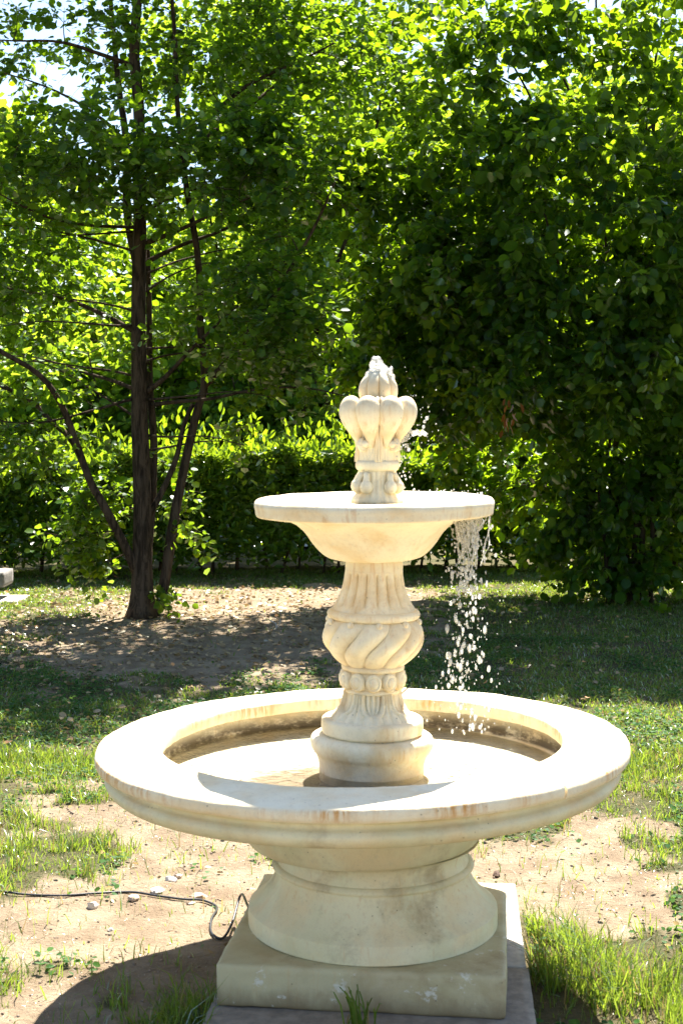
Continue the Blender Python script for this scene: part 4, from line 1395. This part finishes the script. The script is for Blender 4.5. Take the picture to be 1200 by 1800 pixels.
def blades(name, x, y, h, w, lean, rg, mat, parent=None):
    n = len(x)
    z = gz(x, y) - 0.006
    a = rg.uniform(0, 2 * math.pi, n)
    fa = rg.uniform(0, 2 * math.pi, n)
    side = np.stack([np.cos(fa), np.sin(fa), np.zeros(n)], 1) * (w / 2)[:, None]
    dirv = np.stack([np.cos(a), np.sin(a), np.zeros(n)], 1)
    b0 = np.stack([x, y, z], 1)
    l1 = (lean * 0.35 * h)[:, None] * dirv; l2 = (lean * h)[:, None] * dirv
    m1 = b0 + l1 + np.array([0, 0, 1.0]) * (h * 0.58)[:, None]
    tp = b0 + l2 + np.array([0, 0, 1.0]) * (h * (1 - 0.25 * lean))[:, None]
    v = np.stack([b0 - side, b0 + side, m1 + side * 0.75, m1 - side * 0.75, tp], 1).reshape(-1, 3)
    k = (np.arange(n) * 5)[:, None]
    loops = np.concatenate([k + np.array([[0, 1, 2, 3]]), k + np.array([[3, 2, 4]])], 1)
    me = np_mesh(name, v, loops, np.tile([4, 3], n), mat, False)
    return obj(name, me, parent)


# near: tufts
x, y, rg = scatter(230000, 3.55, 7.2, 101)
tuft = fbm(x * 5.5, y * 5.5, 51, 3)
fine_ = vnoise(x * 22, y * 22, 52)
dens = (1 - bare(x, y)) * np.clip((tuft - 0.30) * 3.0, 0.12, 1) * (0.08 + 0.92 * np.clip((fine_ - 0.3) * 2.2, 0, 1)) + 0.016 + 0.45 * np.clip(tuft - 0.66, 0, 1) * (fine_ > 0.6)
dens += 0.5 * np.exp(-(((x - 0.62) / 0.13) ** 2 + ((y - 4.25) / 0.45) ** 2)) * (fine_ > 0.45) * (tuft > 0.4)
dens += 0.9 * np.exp(-(((x + 0.44) / 0.17) ** 2 + ((y - 3.98) / 0.15) ** 2)) * (fine_ > 0.35)
dens += 0.35 * np.exp(-(((x - 0.85) / 0.30) ** 2 + ((y - 4.0) / 0.35) ** 2)) * (fine_ > 0.55) * (tuft > 0.45)
keep = (rg.random(len(x)) < dens) & ~in_slab(x, y, 0.01)
x, y = x[keep], y[keep]; tuft = tuft[keep]
h = (0.022 + 0.065 * rg.random(len(x)) ** 2.2) * (0.6 + 1.1 * np.clip(tuft - 0.25, 0, 1) * 1.5)
tall = np.exp(-(((x - 0.72) / 0.35) ** 2 + ((y - 4.15) / 0.5) ** 2)) + np.exp(-(((x + 0.42) / 0.25) ** 2 + ((y - 3.95) / 0.25) ** 2))
h = h * (1 + 0.85 * tall)
g1 = blades('grass', x, y, h, rg.uniform(0.0022, 0.0055, len(x)), rg.uniform(0.1, 1.0, len(x)), rg, M['grass'])
tag(g1, 'patchy tufts of green grass growing around the fountain', 'grass', kind='stuff')
# lawn farther back
x, y, rg = scatter(440000, 6.6, 16.0, 103, 1.5)
tuft = fbm(x * 3.0, y * 3.0, 61, 4)
dens = (1 - bare(x, y)) * np.clip((tuft - 0.25) * 2.6, 0.15, 1) + 0.01
keep = rg.random(len(x)) < dens
x, y = x[keep], y[keep]
h = 0.016 + 0.04 * rg.random(len(x)) ** 1.8
g2 = blades('lawn', x, y, h, rg.uniform(0.004, 0.009, len(x)), rg.uniform(0.2, 1.2, len(x)), rg, M['grass'])
tag(g2, 'short lawn in the shade behind the fountain', 'grass', kind='stuff')
# dead straw lying on the earth
x, y, rg = scatter(60000, 3.55, 8.0, 111)
keep = (rg.random(len(x)) < 0.25 + 0.75 * np.clip((fbm(x * 3, y * 3, 81) - 0.35) * 4, 0, 1)) & ~in_slab(x, y, 0.0)
x, y = x[keep], y[keep]
g3 = blades('straw', x, y, rg.uniform(0.006, 0.014, len(x)), rg.uniform(0.001, 0.0028, len(x)), rg.uniform(1.0, 4.0, len(x)), rg, M['litter'])
tag(g3, 'dry straw and grass clippings strewn over the bare earth', 'straw', kind='stuff')
# crumbs of earth and grit
x, y, rg = scatter(22000, 3.55, 8.5, 113)
keep = (rg.random(len(x)) < 0.15 + 0.85 * bare(x, y) * np.clip((fbm(x * 4, y * 4, 91) - 0.35) * 4, 0, 1)) & ~in_slab(x, y, 0.0)
x, y = x[keep], y[keep]; n = len(x)
OCT = np.array([[1, 0, 0], [0, 1, 0], [-1, 0, 0], [0, -1, 0], [0, 0, 0.8], [0, 0, -0.6]])
rad = 0.0015 + 0.006 * rg.random(n) ** 4
V = np.stack([x, y, gz(x, y) + rad * 0.2], 1)[:, None, :] + OCT[None] * rad[:, None, None] * rg.uniform(0.6, 1.4, (n, 6, 1))
fo = np.array([[0, 1, 4], [1, 2, 4], [2, 3, 4], [3, 0, 4], [1, 0, 5], [2, 1, 5], [3, 2, 5], [0, 3, 5]])
lo = ((np.arange(n) * 6)[:, None, None] + fo[None]).reshape(-1)
g4 = obj('grit', np_mesh('grit', V.reshape(-1, 3), lo, np.full(n * 8, 3), M['grit'], False))
tag(g4, 'crumbs of dry earth and grit on the bare ground', 'grit', kind='stuff')
# clover and broad weeds
x, y, rg = scatter(70000, 3.7, 11.0, 105)
cl = fbm(x * 2.4, y * 2.4, 71, 3)
keep = (rg.random(len(x)) < (1 - bare(x, y)) * np.clip((cl - 0.42) * 5, 0, 1) + 0.004) & ~in_slab(x, y, 0.02)
x, y = x[keep], y[keep]; n = len(x)
P3 = np.stack([x, y, gz(x, y) + rg.uniform(0.004, 0.032, n)], 1)
aa = rg.uniform(0, 6.283, n)
c1 = leaf_mass('clover', P3, np.stack([np.cos(aa), np.sin(aa), rg.normal(0.1, .3, n)], 1), unit(np.array([0, 0, 1.0]) + rg.normal(0, .3, (n, 3))), rg.uniform(0.012, 0.03, n), 0.8, LEAF_ROUND, M['clover'])
tag(c1, 'low clover and broad-leaved weeds spread through the lawn', 'clover', kind='stuff')
# fallen dry leaves
x, y, rg = scatter(16000, 3.8, 15.2, 107, 0.3)
under = np.exp(-(((x + 1.7) / 2.3) ** 2 + ((y - 11.6) / 2.6) ** 2)) + 0.05
keep = (rg.random(len(x)) < under) & ~in_slab(x, y, 0.02)
x, y = x[keep], y[keep]; n = len(x)
P3 = np.stack([x, y, gz(x, y) + rg.uniform(0.004, 0.03, n)], 1)
aa = rg.uniform(0, 6.283, n)
c2 = leaf_mass('leaf_litter', P3, np.stack([np.cos(aa), np.sin(aa), rg.normal(0, .25, n)], 1), unit(np.array([0, 0, 1.0]) + rg.normal(0, .45, (n, 3))), rg.uniform(0.02, 0.055, n) * np.where(y < 7, 0.5, 1), 0.7, LEAF_ROUND, M['litter'])
tag(c2, 'fallen dry leaves strewn over the earth under the trees', 'leaf litter', kind='stuff')


# ------------------------------------------------------------------ small things
def on_ground(px, py, dz=0.0):
    g = G(px, py)
    g[2] = float(gz(g[0], g[1])) + dz
    return g


# power cable
cpx = [(-60, 1562), (0, 1567), (50, 1569), (110, 1571), (170, 1567), (230, 1563), (275, 1570), (320, 1576), (355, 1578), (378, 1585), (381, 1597), (373, 1612), (370, 1630), (376, 1643), (392, 1646), (408, 1636), (424, 1616)]
pts = [on_ground(a, b, 0.007) for a, b in cpx]
pts[-2][2] += 0.03; pts[-1][2] += 0.09
pts.append(np.array([-0.285, 4.42, 0.163])); pts.append(np.array([-0.262, 4.52, 0.165])); pts.append(np.array([-0.16, 4.72, 0.165]))
b = MB(); b.tube(catmull(pts, 6), 0.0042, 8)
tag(b.build('power_cable', M['cable']), 'thin black power cable snaking over the earth to the fountain', 'cable')


def rock(name, label, cat, px, py, wpx, hpx, mat, seed, flat=0.5, group=None):
    g = on_ground(px, py)
    s = wpx / F * g[1] / 2
    rr = random.Random(seed)
    v, f = lathe([(0.0, -1.0)] + [(math.cos(t), math.sin(t)) for t in np.linspace(-1.2, 1.2, 7)] + [(0.0, 1.0)], 12)
    jj = np.array([mnoise.noise_vector(Vector(q) * 1.1 + Vector((seed * 3.7, 0, 0))) for q in v]) * 0.45
    j2 = np.array([mnoise.noise_vector(Vector(q) * 3.0 + Vector((seed * 1.7, 3, 0))) for q in v]) * 0.12
    v = (v + jj + j2) * np.array([s, s * 0.75, s * flat])
    b = MB(); b.add(v, f)
    o = b.build(name, mat, None, True, 35)
    o.location = (g[0], g[1], g[2] + s * flat * 0.35)
    o.rotation_euler = (0, 0, rr.uniform(0, 3))
    return tag(o, label, cat, group)


gp = 'stones on the bare earth'
rock('stone', 'flat white stone lying just behind the black cable', 'stone', 277, 1561, 26, 12, M['pebble'], 1, 0.45, gp)
rock('stone', 'chalky stone farthest behind the cable, beside a tan one', 'stone', 301, 1542, 22, 10, M['pebble'], 2, 0.5, gp)
rock('stone', 'small tan stone touching the chalky one behind the cable', 'stone', 312, 1536, 18, 8, M['pebble2'], 3, 0.5, gp)
rock('stone', 'white stone standing in front of the cable at the left', 'stone', 163, 1586, 20, 16, M['pebble'], 4, 0.85, gp)
rock('stone', 'small pale stone lowest in the sun at the left foreground', 'stone', 195, 1626, 12, 10, M['pebble'], 5, 0.7, gp)
rock('stone', 'broad tan stone between the cable and the basin', 'stone', 352, 1566, 34, 12, M['pebble2'], 6, 0.35, gp)
rock('stone', 'brown stone half under the cable in the middle of its run', 'stone', 235, 1573, 22, 10, M['pebble2'], 7, 0.5, gp)
rock('stone', 'tiny white stone below the cable bend', 'stone', 338, 1581, 12, 6, M['pebble'], 8, 0.5, gp)
rock('stone', 'tan stone at the plinth edge beside the cable end', 'stone', 405, 1655, 14, 8, M['pebble2'], 9, 0.6, gp)
rock('fallen_cone', 'dark brown cone lying on sunlit earth right of the fountain foot', 'cone', 872, 1532, 17, 12, M['clod'], 10, 0.75)

# bleached twig under the tree
g = on_ground(485, 1107)
b = MB()
b.tube(catmull([g, g + np.array([0.0, 0, 0.05]), g + np.array([-0.045, 0.0, 0.075])], 4), 0.005, 5)
b.tube(catmull([g + np.array([0.0, 0, 0.02]), g + np.array([0.03, 0.01, 0.05]), g + np.array([0.035, 0.0, 0.085])], 4), 0.004, 5)
b.build('twig', M['twig'])
tag(bpy.data.objects['twig'], 'small bleached forked twig sticking up from the bare earth', 'twig')

# grass tuft in front of the plinth
rgt = np.random.default_rng(9)
n = 26
x = rgt.normal(0.045, 0.018, n); y = rgt.normal(3.845, 0.012, n)
tf = MB()
for k in range(n):
    h_ = rgt.uniform(0.03, 0.13); a = rgt.uniform(0, 6.28); le = rgt.uniform(0.1, 0.75) * h_
    p0 = np.array([x[k], y[k], 0.038]); dv = np.array([math.cos(a), math.sin(a) * 0.4, 0])
    sd = np.array([0.0022, 0.001, 0])
    pts = [p0, p0 + dv * le * 0.25 + [0, 0, h_ * 0.6], p0 + dv * le * 0.7 + [0, 0, h_ * 0.95], p0 + dv * le * 1.2 + [0, 0, h_ * 0.93]]
    tf.add([pts[0] - sd, pts[0] + sd, pts[1] + sd, pts[1] - sd, pts[2] + sd * .7, pts[2] - sd * .7, pts[3]], [(0, 1, 2, 3), (3, 2, 4, 5), (5, 4, 6)])
o = tf.build('grass_tuft', M['grass'], None, False)
tag(o, 'green grass tuft sprouting in the slab joint before the plinth', 'grass tuft', kind='stuff')

# low bench at the left edge
g = G(-10, 1048)
bench = empty('bench', (-3.93, 13.3, 0))
tag(bench, 'low grey bench end poking in at the left edge', 'bench')
bo = block('seat', 1.64, 0.42, 0.145, M['bench'], bench, (0.0, 0, 0.13), 0, 0.012, (12, 6, 4), 0.002, 5)
for sx in (-0.55, 0.35):
    block('leg', 0.14, 0.36, 0.14, M['bench'], bench, (sx, 0, -0.008), 0, 0.008, (4, 6, 3), 0.002, 6)
sl = block('paving_slab', 1.5, 0.5, 0.05, M['slab_light'], None, (-3.72, 13.25, -0.03), 0.02, 0.008, (10, 6, 2), 0.002, 7)
tag(sl, 'pale slab on the ground below the grey bench', 'paving slab')
